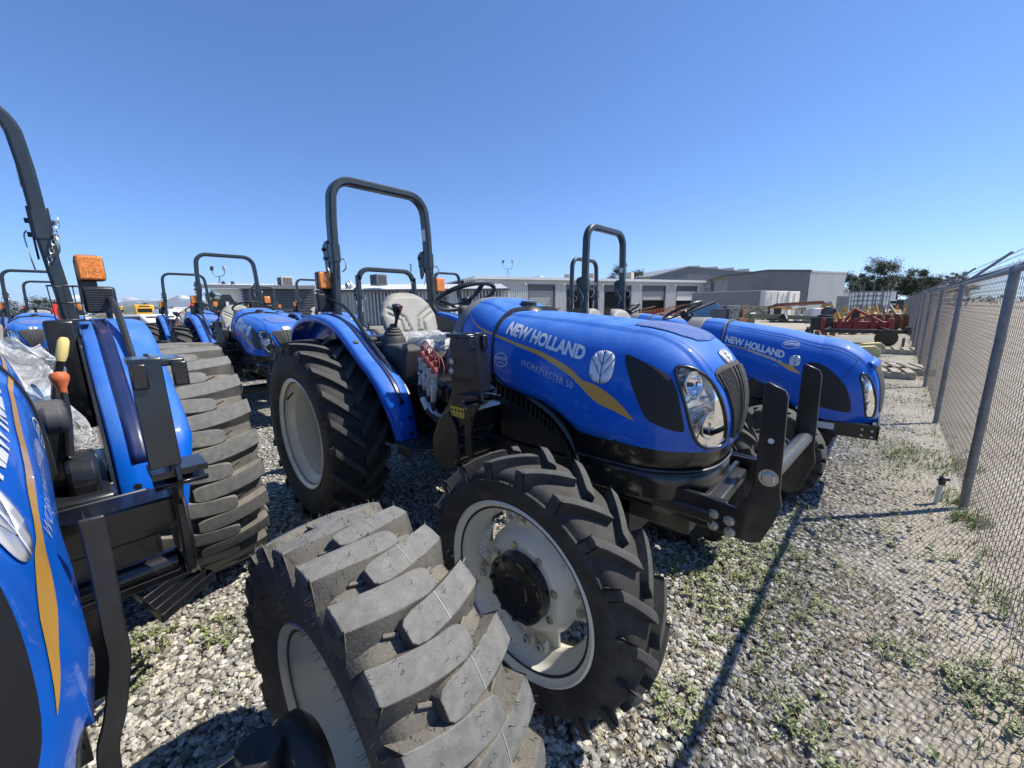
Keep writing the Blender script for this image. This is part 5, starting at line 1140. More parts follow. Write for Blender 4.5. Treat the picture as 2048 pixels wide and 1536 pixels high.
for a, b in spans + [(L_, L_)]:
    if a - cur > .2: ribbed(wl, A + d_ * cur, A + d_ * a, 0, zt, .32, .05)
    if b > a: ribbed(wl, A + d_ * a, A + d_ * b, DH, zt, .32, .05)
    cur = b
loc_(wl.build('wall', SIDING, smooth=0), ws)
m = M(); block(m, A + nn * .5, B + nn * .5, 14, 0, zt - .1); loc_(m.build('interior', INTER), ws)  # near-black block; shade inside the bays is put into its colour
m = M(); block(m, A - nn * .35 - d_ * .3, B - nn * .35 + d_ * .3, 15, zt, zt + .16); block(m, A - nn * .42 - d_ * .3, B - nn * .42 + d_ * .3, .07, zt - .12, zt + .2); loc_(m.build('roof', ROOFM), ws)
for i, ((a, b), zc, mm_) in enumerate(zip(spans, (0.0, 3.7, 3.55, 2.3, 2.2), (SHUT, SHUT, SHUT, SHUT, SHUTW))):
    m = M(); block(m, A + d_ * a + nn * .08, A + d_ * (a + .1), .1, 0, DH); fr = M()
    for q in (a, b - .12): block(fr, A + d_ * q - nn * .05, A + d_ * (q + .12) - nn * .05, .3, 0, DH)
    block(fr, A + d_ * a - nn * .05, A + d_ * b - nn * .05, .3, DH - .12, DH + .02); f = loc_(fr.build('door_frame', TRIMG, smooth=0), ws)
    m = M(); ribbed(m, A + d_ * (a + .12) + nn * .15, A + d_ * (b - .12) + nn * .15, zc, DH - (.1 if i else .1), .22, .03, horiz=True)
    s_ = m.build('shutter', mm_, smooth=0); s_.parent = f; s_.matrix_parent_inverse = Matrix.Identity(4)
    m = M(); block(m, A + d_ * (a + .15) + nn * .10, A + d_ * (b - .15) + nn * .10, .04, DH - .75, DH - .13); s_ = m.build('shutter_drum', SIDE_DD, smooth=0); s_.parent = f
for i, px in enumerate((1044, 1120, 1196, 1270, 1338)):
    t = along(px); m = M(); c = A + d_ * t - nn * .25; m.bar(c + Vector((0, 0, 4.2)), c - nn * .5 + Vector((0, 0, 4.4)), .1, .1); m.box(c - nn * .55 + Vector((0, 0, 4.35)), (.3, .3, .15)); loc_(m.build('wall_lamp', BEIGE, smooth=0), ws)
# lower shed in front of it, vertical siding
A2, B2 = gpt(636, 38.5), gpt(1018, 41.5); z2 = 3.45
s2 = empty('storage_shed', A2); tag(s2, 'pale corrugated storage shed seen behind the main tractor seat', 'building')
m = M(); ribbed(m, A2, B2, 0, z2, .34, .06); loc_(m.build('wall', SIDING, smooth=0), s2)
m = M(); block(m, A2 + Vector((0, 0, 0)), B2, 6, 0, z2 - .05); loc_(m.build('core', SIDE_D, smooth=0), s2)
d2 = (B2 - A2).normalized(); n2 = Vector((-d2.y, d2.x, 0)); n2 = n2 if n2.dot(A2) > 0 else -n2
m = M(); a, b = A2 - n2 * .4, B2 - n2 * .4; c, e_ = B2 + n2 * 6, A2 + n2 * 6
k = 60; rows = []
for i in range(k + 1):
    for f, o in ((0, 0), (.6, 0), (.7, 1), (.9, 1)):
        t = min(1, (i + f) / (k + 1)); p, q = a.lerp(b, t), e_.lerp(c, t); rows.append([p + Vector((0, 0, z2 + .04 * o)), q + Vector((0, 0, z2 + .9 + .04 * o))])
m.grid(rows); loc_(m.build('roof', ROOFM, smooth=0), s2)
m = M(); block(m, a - n2 * .05, b - n2 * .05, .06, z2 - .15, z2 + .06); loc_(m.build('gutter', TRIMG, smooth=0), s2)
# dark slatted shed with an overhanging roof at the left
A3, B3 = gpt(486, 31), gpt(634, 33.5); z3 = 3.55; s3 = empty('slatted_shed', A3); tag(s3, 'dark grey shed with horizontal corrugation under a white overhanging roof', 'building')
m = M(); ribbed(m, A3, B3, 0, z3 - .15, .21, .07, horiz=True); loc_(m.build('wall', SIDE_DD, smooth=0), s3)
d3 = (B3 - A3).normalized(); n3 = Vector((-d3.y, d3.x, 0)); n3 = n3 if n3.dot(A3) > 0 else -n3
m = M(); block(m, A3 + n3 * .1, B3, 5, 0, z3 - .2); loc_(m.build('core', SIDE_DD, smooth=0), s3)
m = M(); block(m, A3 - d3 * .12 - n3 * .05, A3 + d3 * .12 - n3 * .05, .3, 0, z3 - .1); block(m, B3 - d3 * .12 - n3 * .05, B3 - n3 * .05, .3, 0, z3 - .1); loc_(m.build('corner_post', SIDING, smooth=0), s3)
a, b = A3 - d3 * 2.4 - n3 * .5, B3 - n3 * .5; m = M(); rows = []
for i in range(27):
    for f, o in ((0, 0), (.8, 0), (.84, 1), (.96, 1)):
        t = min(1, (i + f) / 27); p = a.lerp(b, t); rows.append([p + Vector((0, 0, z3 + .05 * o)), p + n3 * 6.5 + Vector((0, 0, z3 + .45 + .05 * o))])
m.grid(rows); loc_(m.build('roof', ROOFM, smooth=0), s3)
m = M(); block(m, a - n3 * .04, b - n3 * .04, .08, z3 - .25, z3 + .02); loc_(m.build('gutter', SIDE_D, smooth=0), s3)
m = M(); m.prism([(0, 0), (1.9, 0), (1.9, -1.1)], 'y', -.03, .03); o = m.build('soffit_brace', CREAMW, smooth=0); o.location = A3 - d3 * 2.0 + n3 * .2 + Vector((0, 0, z3 - .25)); o.rotation_euler[2] = math.atan2(d3.y, d3.x); loc_(o, s3)
# gabled building behind the workshop
def gable(name, pxs, tops, deps, label, wm, depth, rm, rib=.4):
    P = [gpt(px, d) for px, d in zip(pxs, deps)]; Z = [zat(px, py, d) for px, py, d in zip(pxs, tops, deps)]; e = empty(name, P[0]); tag(e, label, 'building')
    m = M()
    for i in range(len(P) - 1): ribbed(m, P[i], P[i + 1], 0, Z[i], rib, .05, z1b=Z[i + 1])
    loc_(m.build('wall', wm, smooth=0), e)
    dd = (P[-1] - P[0]).normalized(); n_ = Vector((-dd.y, dd.x, 0)); n_ = n_ if n_.dot(P[0]) > 0 else -n_
    m = M()
    for i in range(len(P) - 1):
        a = P[i] - n_ * .25 + Vector((0, 0, Z[i])); b = P[i + 1] - n_ * .25 + Vector((0, 0, Z[i + 1])); m.add([a, b, b + n_ * depth, a + n_ * depth, a + Vector((0, 0, .22)), b + Vector((0, 0, .22)), b + n_ * depth + Vector((0, 0, .22)), a + n_ * depth + Vector((0, 0, .22))], [(0, 1, 5, 4), (4, 5, 6, 7), (0, 3, 2, 1), (1, 2, 6, 5), (2, 3, 7, 6), (3, 0, 4, 7)])
    loc_(m.build('roof', rm, smooth=0), e); return e, P, Z, n_
ROOFG = mat('grey metal roof', (.30, .31, .31), .5, .2)
g1, P1, Z1, nn1 = gable('gabled_barn', (1296, 1372, 1512), (555, 534, 547), (84, 86, 92), 'tall gabled metal barn with white roof vents behind the workshop', SIDE_D, 40, ROOFG, .6)
for i, (px, py) in enumerate(((1389, 534), (1425, 536), (1457, 538), (1487, 540))):
    p = at_depth(px, py + 3, 88 + i); roof_box(p, 2.4, .8, .55, 'white ridge vent on the gabled barn roof', ROOFM, 'white ridge vents on the barn roof')
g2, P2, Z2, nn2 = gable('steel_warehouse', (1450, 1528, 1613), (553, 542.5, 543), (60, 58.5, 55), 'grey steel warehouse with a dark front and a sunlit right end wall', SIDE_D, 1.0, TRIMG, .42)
E2 = gpt(1682, 74); m = M(); ribbed(m, P2[2], E2, 0, Z2[2], .42, .06, z1b=zat(1682, 546, 74)); loc_(m.build('end_wall', SIDING, smooth=0), g2)  # end wall paler than the front: sun and shade put into the siding
m = M(); zz = zat(1682, 546, 74); back = P2[0] + (E2 - P2[2]); m.add([P2[0] + Vector((0, 0, Z2[0])), P2[1] + Vector((0, 0, Z2[1])), P2[2] + Vector((0, 0, Z2[2] + .05)), E2 + Vector((0, 0, zz + .05)), P2[1] + (E2 - P2[2]) + Vector((0, 0, zz)), back + Vector((0, 0, zz - .7))], [(0, 1, 4, 5), (1, 2, 3, 4)]); m.bar(P2[2] + Vector((0, 0, Z2[2])), E2 + Vector((0, 0, zz)), .3, .25); loc_(m.build('roof', ROOFG, smooth=0), g2)
m = M(); cp = gpt(1400, 62.6), gpt(1450, 60); m.add([cp[0] + Vector((0, 0, 5.05)), cp[1] + Vector((0, 0, 5.9)), cp[1] + nn2 * 8 + Vector((0, 0, 5.9)), cp[0] + nn2 * 8 + Vector((0, 0, 5.0))], [(0, 1, 2, 3)]); m.bar(gpt(1421, 61) + Vector((0, 0, 0)), gpt(1421, 61) + Vector((0, 0, 5.2)), .3, .3, up=(1, 0, 0)); loc_(m.build('canopy', TRIMG, smooth=0, solid=.15), g2)
# trailer with its shaded side painted grey and lit end face as cream boxes
c0, c1 = gpt(1382, 47), gpt(1528, 43); e = empty('box_trailer', c0); tag(e, 'long grey box trailer parked in front of the steel warehouse', 'trailer')
m = M(); block(m, c0, c1, 2.6, .35, zat(1455, 584, 45)); loc_(m.build('body', SIDE_D, smooth=0, bevel=.04), e)
m = M(); block(m, c0 - Vector((0, 0, 0)), c1, 2.7, zat(1455, 584, 45), zat(1455, 584, 45) + .08); loc_(m.build('roof', SIDING, smooth=0), e)
for i, (a, b, t) in enumerate(((1529, 1552, 582), (1554, 1574, 582), (1576, 1597, 582.5))):
    p, q = gpt(a, 42.6 + i * .4), gpt(b, 43 + i * .6); o = empty('storage_container', p); tag(o, ['cream storage container end, nearest the grey box trailer', 'cream storage container standing between two alike containers', 'cream storage container farthest from the grey trailer, by the warehouse wall'][i], 'container')
    m = M(); block(m, p, q, 5, .1, zat(a, t, 43)); loc_(m.build('body', CREAMW, smooth=0, bevel=.06), o); m = M(); mid = p.lerp(q, .5); m.bar(mid + Vector((0, 0, .3)) + (mid * -.002), mid + Vector((0, 0, 2.6)) + (mid * -.002), .04, .04, up=(1, 0, 0)); loc_(m.build('lock_bar', SIDE_D, smooth=0), o)
# roof equipment
for px, py, d, s, lb, mt_, rd, lv in [(572, 573, 33.5, (1.1, .9, .75), 'beige cooling unit on the dark slatted shed roof', BEIGE, False, True), (758, 571, 40, (1.4, 1.1, 1.05), 'grey louvred cooling unit on the storage shed roof', SIDE_D, False, True), (693, 571, 40, (.9, .9, .5), 'low white vent on the storage shed roof', ROOFM, True, False),
        (1003, 560, 50, (.95, .9, .55), 'round white vent on the workshop roof above the first bay', ROOFM, True, False), (1078, 561, 51, (1.1, .9, .5), 'square white vent on the workshop roof above the closed door', ROOFM, False, False), (1137, 562, 53, (.8, .8, .85), 'cream vent box on the workshop roof left of the twin roll bars', BEIGE, False, False), (1184, 562, 55, (1.0, .9, 1.0), 'tan vent box on the workshop roof beside the tall roll bar', BEIGE, False, False), (1259, 563, 58, (.9, .9, 1.25), 'tan cooler on the workshop roof in front of the distant tree', BEIGE, False, False), (1274, 564, 59, (.4, .4, .35), 'tiny round vent on the workshop roof', ROOFM, True, False)]:
    roof_box(at_depth(px, py, d), *s, lb, mt_, None, rd, lv)
e = empty('roof_pipes', at_depth(940, 562, 42)); tag(e, 'cluster of roof pipes and valves above the storage shed', 'roof pipes')
m = M()
for k in range(6): m.cyl((-.9 + k * .32, 0, -.3), (-.9 + k * .32, 0, .25 + .1 * (k % 3)), .05, 8); m.box((-.9 + k * .32, 0, .25), (.16, .16, .12))
m.cyl((-1, 0, .1), (.9, 0, .12), .05, 8); m.build('pipes', SIDING, e)
def mast(px, py0, py1, d, label, w_=.55, guy=True):
    b_ = at_depth(px, py0, d); h = zat(px, py1, d) - b_.z; e = empty('floodlight_mast', b_, CAM_A); tag(e, label, 'floodlight mast'); m = M(); m.cyl((0, 0, 0), (0, 0, h * .55), .03, 8)
    m.tube(smoothpts([(0, 0, h * .55), (-w_ * .3, 0, h * .56), (-w_ * .5, 0, h * .68), (-w_ * .5, 0, h * .8)], 4), .028, 6); m.tube(smoothpts([(0, 0, h * .55), (w_ * .3, 0, h * .56), (w_ * .5, 0, h * .68), (w_ * .5, 0, h * .8)], 4), .028, 6)
    if guy:
        for s in (-1, 1): m.cyl((0, 0, h * .5), (s * w_ * .45, .2, 0), .012, 5)
    m.build('pole', SIDE_D, e)
    for s, r in ((-1, .35), (1, -.2)):
        m = M(); rt = Matrix.Rotation(r, 3, 'Y'); m.box((s * w_ * .5, 0, h * .9), (.24, .08, .34), rt); m.box((s * w_ * .5, -.05, h * .9 + .02), (.17, .02, .2), rt); m.build('floodlight', SIDE_DD if s < 0 else SIDING, e, bevel=.02)
mast(442, 577, 532, 31.5, 'twin floodlight mast on the overhanging white shed roof', .95); mast(1016, 561, 519, 48, 'thin twin floodlight mast on the workshop roof', 1.1, True)
for px, lb in ((452, 'single tilted floodlight on the shed roof edge'), (467, 'small square floodlight on the shed roof')):
    e = empty('floodlight', at_depth(px, 578, 31.5), CAM_A); tag(e, lb, 'floodlight'); m = M(); m.cyl((0, 0, 0), (0, 0, .35), .02, 6); m.box((0 if px > 460 else -.12, 0, .45), (.24, .1, .26), Matrix.Rotation(0 if px > 460 else -.6, 3, 'Y')); m.build('lamp', SIDE_DD, e, bevel=.02)
# ------------------------------------------------------------------ trees
BARK = mat('bark', (.10, .075, .05), .9); LF = [mat('dark eucalyptus leaf', (.040, .060, .026), .55, noise=.4, nscale=1.5), mat('olive leaf', (.055, .075, .03), .55), mat('sunlit leaf', (.085, .105, .045), .55)]  # three leaf tones, mixed at random over each crown
def tree(px, d, h, w_, label, seed, lobes=9, dense=1.0, cat='tree', low=.25, n=5200):
    rnd = random.Random(seed); b_ = gpt(px, d); e = empty('tree', b_); tag(e, label, cat); m = M(); tips = []
    m.tube([(0, 0, -.2), (.03 * h * rnd.uniform(-1, 1), 0, h * .25), (.04 * h * rnd.uniform(-1, 1), .02 * h, h * .55)], h * .035, 8, scale=[1, .75, .4])
    for k in range(lobes):
        a = 2 * math.pi * k / lobes + rnd.uniform(-.4, .4); r = w_ * .5 * rnd.uniform(.25, .82); z = h * (low + (1 - low) * rnd.uniform(.12, .86)); r *= (1 - .55 * max(0, z / h - .65) / .35)
        t = Vector((r * math.cos(a), r * math.sin(a), z)); tips.append((t, rnd.uniform(.17, .28) * w_)); s = Vector((0, 0, h * rnd.uniform(.2, .5))); m.tube([s, s.lerp(t, .5) + Vector((0, 0, -.03 * h)), t], h * .012, 5, scale=[1, .7, .3])
    m.build('trunk', BARK, e); c = M(); ls = h * .0125 * (1.2 if h < 7 else 1)
    cl = []
    for t, r in tips:
        for _ in range(9): v = Vector((rnd.gauss(0, 1), rnd.gauss(0, 1), rnd.gauss(0, .8))).normalized() * r * rnd.uniform(.3, 1.05); cl.append((t + v, r * rnd.uniform(.22, .45)))
    for _ in range(int(n * 2.3)):
        p, r = rnd.choice(cl); v = Vector((rnd.gauss(0, 1), rnd.gauss(0, 1), rnd.gauss(0, .8))) * r * .55; q = p + v; a = Vector((rnd.uniform(-1, 1), rnd.uniform(-1, 1), rnd.uniform(-.6, .6))).normalized() * ls * rnd.uniform(.7, 1.5); b2 = a.cross(Vector((rnd.uniform(-1, 1), rnd.uniform(-1, 1), rnd.uniform(-1, 1)))).normalized() * ls * rnd.uniform(.4, .8)
        k = len(c.v); c.v += [tuple(q - a), tuple(q + b2), tuple(q + a), tuple(q - b2)]; c.f.append((k, k + 1, k + 2, k + 3)); c.mi.append(rnd.choices((0, 1, 2), (5, 3, 1))[0])
    c.build('crown', LF, e, smooth=0, fix=False); return e
tree(1738, 95, 11.0, 11, 'large dark eucalyptus rising behind the right end of the steel warehouse', 1, 16, n=14000, low=.05); tree(1703, 92, 7, 6.5, 'low dense tree beside the warehouse end wall', 14, 8, low=.05)
tree(1786, 98, 8.2, 9, 'mid height tree between the two tall eucalyptus trees', 2, 11, n=8000, low=.05); tree(1834, 96, 9.8, 8.5, 'airy eucalyptus with gaps left of the fence', 3, 13, n=8000, low=.1)
tree(1908, 110, 9.6, 6.5, 'distant tree rising just above the fence rail', 4, 10, n=4500, low=.3); tree(1930, 112, 8, 4, 'small distant tree beside the fence top, right of its neighbour', 15, 7, n=2600, low=.3)
tree(1236, 90, 10.0, 8.5, 'round tree behind the workshop seen through the tall roll bar', 5, 9, n=4800); tree(66, 62, 5.2, 6, 'bushy dark tree at far left behind the roll bars', 6, 10, n=5200, low=.02)
tree(306, 75, 4.4, 5, 'lone pale green tree beyond the yellow buses', 7, 8, low=.05, n=3600); tree(343, 85, 3.0, 5, 'small tree right of the pale green one', 8, 6, n=2200, low=.05); tree(418, 90, 6.5, 6, 'dark tree behind the grey triangle sign, left one', 9, 8, n=3600, low=.1); tree(436, 92, 5.5, 5, 'dark tree behind the grey triangle sign, right one', 10, 7, n=2800, low=.1); tree(476, 80, 4.8, 5, 'olive tree under the white shed overhang', 16, 7, n=2800, low=.05); tree(255, 95, 3.2, 7, 'low tree behind the yellow school bus', 17, 6, n=2200, low=.02); tree(1411, 70, 4.8, 2.5, 'thin tree glimpsed beneath the warehouse canopy', 18, 5, n=1600)
m = M(); rnd = random.Random(31)
for k in range(5200):
    px = rnd.uniform(-250, 2500); 
    if 480 < px < 1400 and rnd.random() < .8: continue
    d = rnd.uniform(240, 420); p = gpt(px, d); h = 2.2 + 2.6 * mn.noise(Vector((px * .02, 3, 1))) + 1.5; z = rnd.uniform(0, max(1, h)); p = p + Vector((rnd.uniform(-4, 4), rnd.uniform(-4, 4), z)); s = rnd.uniform(.5, 1.4)
    a = Vector((rnd.uniform(-1, 1), rnd.uniform(-1, 1), rnd.uniform(-.5, .5))) * s; b2 = Vector((rnd.uniform(-.4, .4), rnd.uniform(-.4, .4), rnd.uniform(.5, 1))) * s; q = len(m.v); m.v += [tuple(p - a), tuple(p - b2), tuple(p + a), tuple(p + b2)]; m.f.append((q, q + 1, q + 2, q + 3)); m.mi.append(rnd.choice((0, 1, 1, 2)))
o = m.build('treeline', LF, smooth=0, fix=False); o['kind'] = 'stuff'; o['label'] = 'low far treeline along the horizon'
# ------------------------------------------------------------------ mountains with snow
mm_ = bpy.data.materials.new('mountain'); mm_.use_nodes = True; n = mm_.node_tree; b = n.nodes['Principled BSDF']; b.inputs['Roughness'].default_value = .95; b.inputs['Specular IOR Level'].default_value = 0
g = n.nodes.new('ShaderNodeNewGeometry'); sp = n.nodes.new('ShaderNodeSeparateXYZ'); n.links.new(g.outputs['Position'], sp.inputs[0]); tn = n.nodes.new('ShaderNodeTexNoise'); tn.inputs['Scale'].default_value = .0011; tn.inputs['Detail'].default_value = 8; n.links.new(g.outputs['Position'], tn.inputs[0])
ad = n.nodes.new('ShaderNodeMath'); ad.operation = 'MULTIPLY_ADD'; ad.inputs[1].default_value = 900; n.links.new(tn.outputs['Fac'], ad.inputs[0]); n.links.new(sp.outputs['Z'], ad.inputs[2]); r = n.nodes.new('ShaderNodeMapRange'); r.inputs['From Min'].default_value = 1080; r.inputs['From Max'].default_value = 1300; n.links.new(ad.outputs[0], r.inputs['Value'])
x = n.nodes.new('ShaderNodeMix'); x.data_type = 'RGBA'; x.inputs[6].default_value = (.13, .16, .19, 1); x.inputs[7].default_value = (.85, .86, .88, 1); n.links.new(r.outputs[0], x.inputs[0]); n.links.new(x.outputs[2], b.inputs['Base Color'])
m = M(); rows = []
for i in range(13):
    dd = 17000 + i * 500; row = []
    for j in range(99):
        px = -120 + j * 10; env = max(0, 1 - abs(i - 6) / 6.5); f = max(0, 1 - max(0, px - 560) / 300); hgt = 620 + 430 * mn.fractal(Vector((px * .012, i * .35, 0)), .9, 2.2, 6) + 120 * math.exp(-((px - 200) / 160) ** 2)
        p = gpt(px, dd); row.append((p.x, p.y, max(-.5, hgt * 1.05 * env ** .7 * f)))
    rows.append(row)
m.grid(rows); struct(m.build('mountains', mm_, smooth=30))
# ------------------------------------------------------------------ yard equipment between the tractors and the warehouse
REDP = mat('red implement paint', (.30, .028, .022), .5, 0, .2, dust=.4, noise=.25, nscale=4); YELP = mat('yellow implement paint', (.58, .30, .02), .5, 0, .2, dust=.35, noise=.2, nscale=4); OLIVE = mat('olive implement paint', (.20, .19, .10), .6, dust=.3)
WOOD = mat('weathered pallet wood', (.36, .31, .23), .85, noise=.25, nscale=6); WHITEP = mat('white vehicle paint', (.72, .72, .70), .3, 0, .7); GLASSD = mat('dark vehicle glass', (.02, .025, .03), .1); SKYB = mat('light blue dumpster paint', (.12, .27, .42), .55, dust=.3, noise=.15, nscale=3); RUST = mat('rusty steel', (.20, .09, .045), .8, noise=.3, nscale=6); BUSY = mat('bus yellow', (.75, .40, .03), .45, 0, .4); CRATEG = mat('speckled bundle', (.30, .28, .25), .8, noise=.7, nscale=7)
def place(name, px, py, label, cat, rz=0, group=None, d=None):
    p = on_ground(px, py) if d is None else gpt(px, d); e = empty(name, (p.x, p.y, 0), rz); tag(e, label, cat, group); return e
def disc(m, c, ax, r, t=.02): m.lathe([(0, t), (r * .5, t * 1.6), (r, t), (r, 0), (r * .5, t * .6), (0, 0)], c, ax, 24)
# red rotary plough with black tool bar close behind the small tractor
e = place('disc_plough', 1712, 692, 'red folding implement on a black tool bar beside the fence path', 'farm implement', R(6))
m = M(); m.box((0, 1.7, .62), (2.1, .34, .34)); 
for k in range(5): m.box((-.95 + k * .48, 1.5, .66), (.14, .22, .5))
m.bar((-.2, 1.6, .8), (.5, 1.2, 1.05), .08, .08); m.bar((-.05, 1.8, 1.25), (.75, 1.1, .75), .06, .08); m.bar((-.3, 1.7, .8), (-.05, 1.8, 1.25), .06, .08); m.build('frame', REDP, e, bevel=.02)
m = M(); m.box((.2, .2, .50), (2.3, .12, .12)); m.box((1.25, .2, .55), (.1, .5, .24)); m.bar((-.9, .2, .5), (-.7, 1.5, .55), .1, .1); m.bar((.9, .2, .5), (.7, 1.5, .55), .1, .1); m.box((-.2, .6, .52), (1.5, .08, .08)); m.build('tool_bar', BLACK, e, bevel=.01)
m = M(); disc(m, (.72, -.12, .30), (0, 1, .15), .30, .03); m.box((.72, .05, .42), (.16, .2, .25)); m.build('gauge_wheel', BLACK, e)
m = M(); m.box((1.15, -.1, .16), (.06, .1, .32)); m.build('stand', RUST, e)
m = M(); m.box((-1.0, 1.8, .7), (.7, .6, .5)); m.box((-.9, 1.9, .98), (.5, .3, .1)); m.build('gearbox', BLACK, e, bevel=.03); m = M(); m.box((0, 1.98, .95), (.25, .25, .5)); m.build('hitch_tower', BLACK, e, bevel=.03)
# yellow weights
for i, (px, py) in enumerate(((1728, 712), (1741, 704))):
    e = place('ballast_weight', px, py, ['pale yellow ballast weight lying nearest the blue hood', 'pale yellow ballast weight lying farther back by the red implement'][i], 'weight', .3); m = M(); m.prism([(-.3, 0), (.3, 0), (.34, .14), (.2, .30), (-.22, .26), (-.34, .1)], 'y', -.12, .12); m.build('weight', mat('faded yellow', (.55, .47, .22), .7), e, bevel=.02)
# pallets
def pallet(px, py, rz, label, z=0, d=None):
    e = place('pallet', px, py, label, 'pallet', rz, None, d); e.location.z = z; m = M()
    for k in range(6): m.box((-.5 + k * .2, 0, .13), (.13, 1.0, .02))
    m.build('deck', WOOD, e, smooth=0); m = M()
    for k in (-.45, 0, .45): m.box((0, k, .06), (1.15, .09, .11))
    m.build('runners', WOOD, e, smooth=0); return e
pallet(1745, 748, .1, 'grey wooden pallet lying nearest the small tractor nose'); pallet(1778, 742, .25, 'pale wooden pallet lying closest to the fence'); pallet(1800, 706, .05, 'flat boards lying at the fence foot')
# yellow plough bodies
def yellow(px, py, s, label, seed, rz=0, mt_=YELP):
    rnd = random.Random(seed); e = place('plough', px, py, label, 'farm implement', rz); m = M()
    m.bar((-.9 * s, 0, .55 * s), (.9 * s, .2 * s, .62 * s), .12 * s, .14 * s); m.bar((-.3 * s, 0, .6 * s), (-.1 * s, .1, 1.5 * s), .1 * s, .12 * s); m.bar((.25 * s, 0, .6 * s), (-.1 * s, .1, 1.5 * s), .08 * s, .1 * s); m.bar((-.9 * s, 0, .6 * s), (-.1 * s, .1, 1.3 * s), .05 * s, .06 * s)
    for k in range(4): x = (-.8 + k * .5) * s; m.bar((x, 0, .6 * s), (x + .15 * s, -.25 * s, .1 * s), .08 * s, .12 * s)
    m.build('frame', mt_, e, bevel=.01); m = M()
    for k in range(4): x = (-.65 + k * .5) * s; m.prism([(x - .2 * s, .02), (x + .2 * s, .05), (x + .15 * s, .4 * s), (x - .12 * s, .34 * s)], 'y', -.33 * s, -.28 * s)
    m.build('mouldboard', RUST if seed % 2 else mt_, e); m = M(); disc(m, (.9 * s, -.2, .3 * s), (0, 1, 0), .30 * s, .05); m.build('wheel', BLACK, e); return e
yellow(1712, 668, .85, 'yellow plough with an upright headstock among the implements', 1, .2); yellow(1748, 652, .85, 'second yellow plough, standing right of the upright one', 2, -.4); yellow(1690, 652, .85, 'low yellow and rusty cultivator left of the yellow ploughs', 3, .5); yellow(1812, 644, .9, 'yellow implement against the fence line', 4, 1.2); yellow(1668, 664, .8, 'small black cultivator in front of the cabinets', 5, .2, BLACK)
e = place('disc_harrow', 1790, 660, 'rusty disc harrow with a row of round blades', 'farm implement', .3); m = M()
for k in range(7): disc(m, (-1.1 + k * .36, 0, .42), (1, .3, 0), .42, .03)
m.build('blades', RUST, e); m = M(); m.bar((-1.3, .1, .8), (1.3, .1, .8), .1, .1); m.bar((0, .1, .8), (-.2, .5, 1.3), .08, .08); m.build('frame', OLIVE, e)
# grey cabinets
for i, (px, py, w_, h, tl, lb) in enumerate(((1663, 631, .85, 1.7, -.5, 'tilted grey steel channel leaning left'), (1681, 633, 1.0, 2.2, 0, 'upright grey steel cabinet by the warehouse corner'))):
    e = place('steel_cabinet', px, py, lb, 'cabinet', CAM_A); m = M(); m.box((0, 0, h / 2 + .02), (w_, .5, h)); m.box((0, -.26, h / 2 + .02), (w_ * .8, .02, h * .9)); o = m.build('body', SIDE_D, e, bevel=.02); o.rotation_euler[1] = tl
# yellow loader bucket and black drum
e = place('loader_bucket', 1637, 640, 'yellow loader bucket tipped up beside the black tank', 'bucket', CAM_A); m = M(); m.prism([(-.6, .7), (.5, .95), (.75, 1.4), (.6, 1.42), (.35, 1.1), (-.5, .9)], 'y', -.5, .5); m.box((0, 0, .4), (.5, .6, .8)); m.build('shell', YELP, e, bevel=.02)
e = place('black_tank', 1647, 640, 'round black tank standing under the yellow bucket', 'tank', CAM_A); m = M(); disc(m, (0, -.3, .62), (0, -1, .1), .6, .1); m.box((0, 0, .55), (1.1, .6, .9)); m.build('shell', BLACK, e, bevel=.05)
e = place('metal_scoop', 1666, 637, 'orange yellow scoop in front of the cabinets', 'scoop', CAM_A); m = M(); m.prism([(-.3, .2), (.2, .1), (.35, .6), (.1, .95), (-.05, .6)], 'y', -.15, .15); m.build('scoop', YELP, e)
# steel stock on stands
e = place('steel_stock', 1590, 642, 'stack of rusty beams lying on white stands', 'steel stock', CAM_A + .05); m = M()
for k in range(5): m.bar((-2.4 + .2 * k, .1 * k, 1.28 + .05 * k), (2.6, .1 * k, 1.46 + .05 * k), .12, .1)
m.build('beams', RUST, e, smooth=0); m = M(); m.box((-1.6, 0, 1.15), (2.2, .3, .18)); m.box((-.8, -.2, 1.0), (2.6, .4, .06)); m.build('yellow_beam', YELP, e, smooth=0); m = M(); m.box((-.1, -.3, 1.22), (1.5, .4, .14)); m.box((.2, .1, .55), (.12, .6, 1.1)); m.box((1.5, .1, .45), (1.1, .6, .9)); m.box((-2, .1, .5), (.12, .6, 1.0)); m.build('stand', WHITEP, e, smooth=0)
e = place('wrapped_bale', 1626, 642, 'white wrapped bundle beside the beam stack', 'bundle', CAM_A); m = M(); m.box((0, 0, .55), (.75, .6, 1.05), taper=(.9, .9)); m.build('wrap', mat('white wrap', (.62, .63, .64), .4, bump=1, bscale=8), e, bevel=.05)
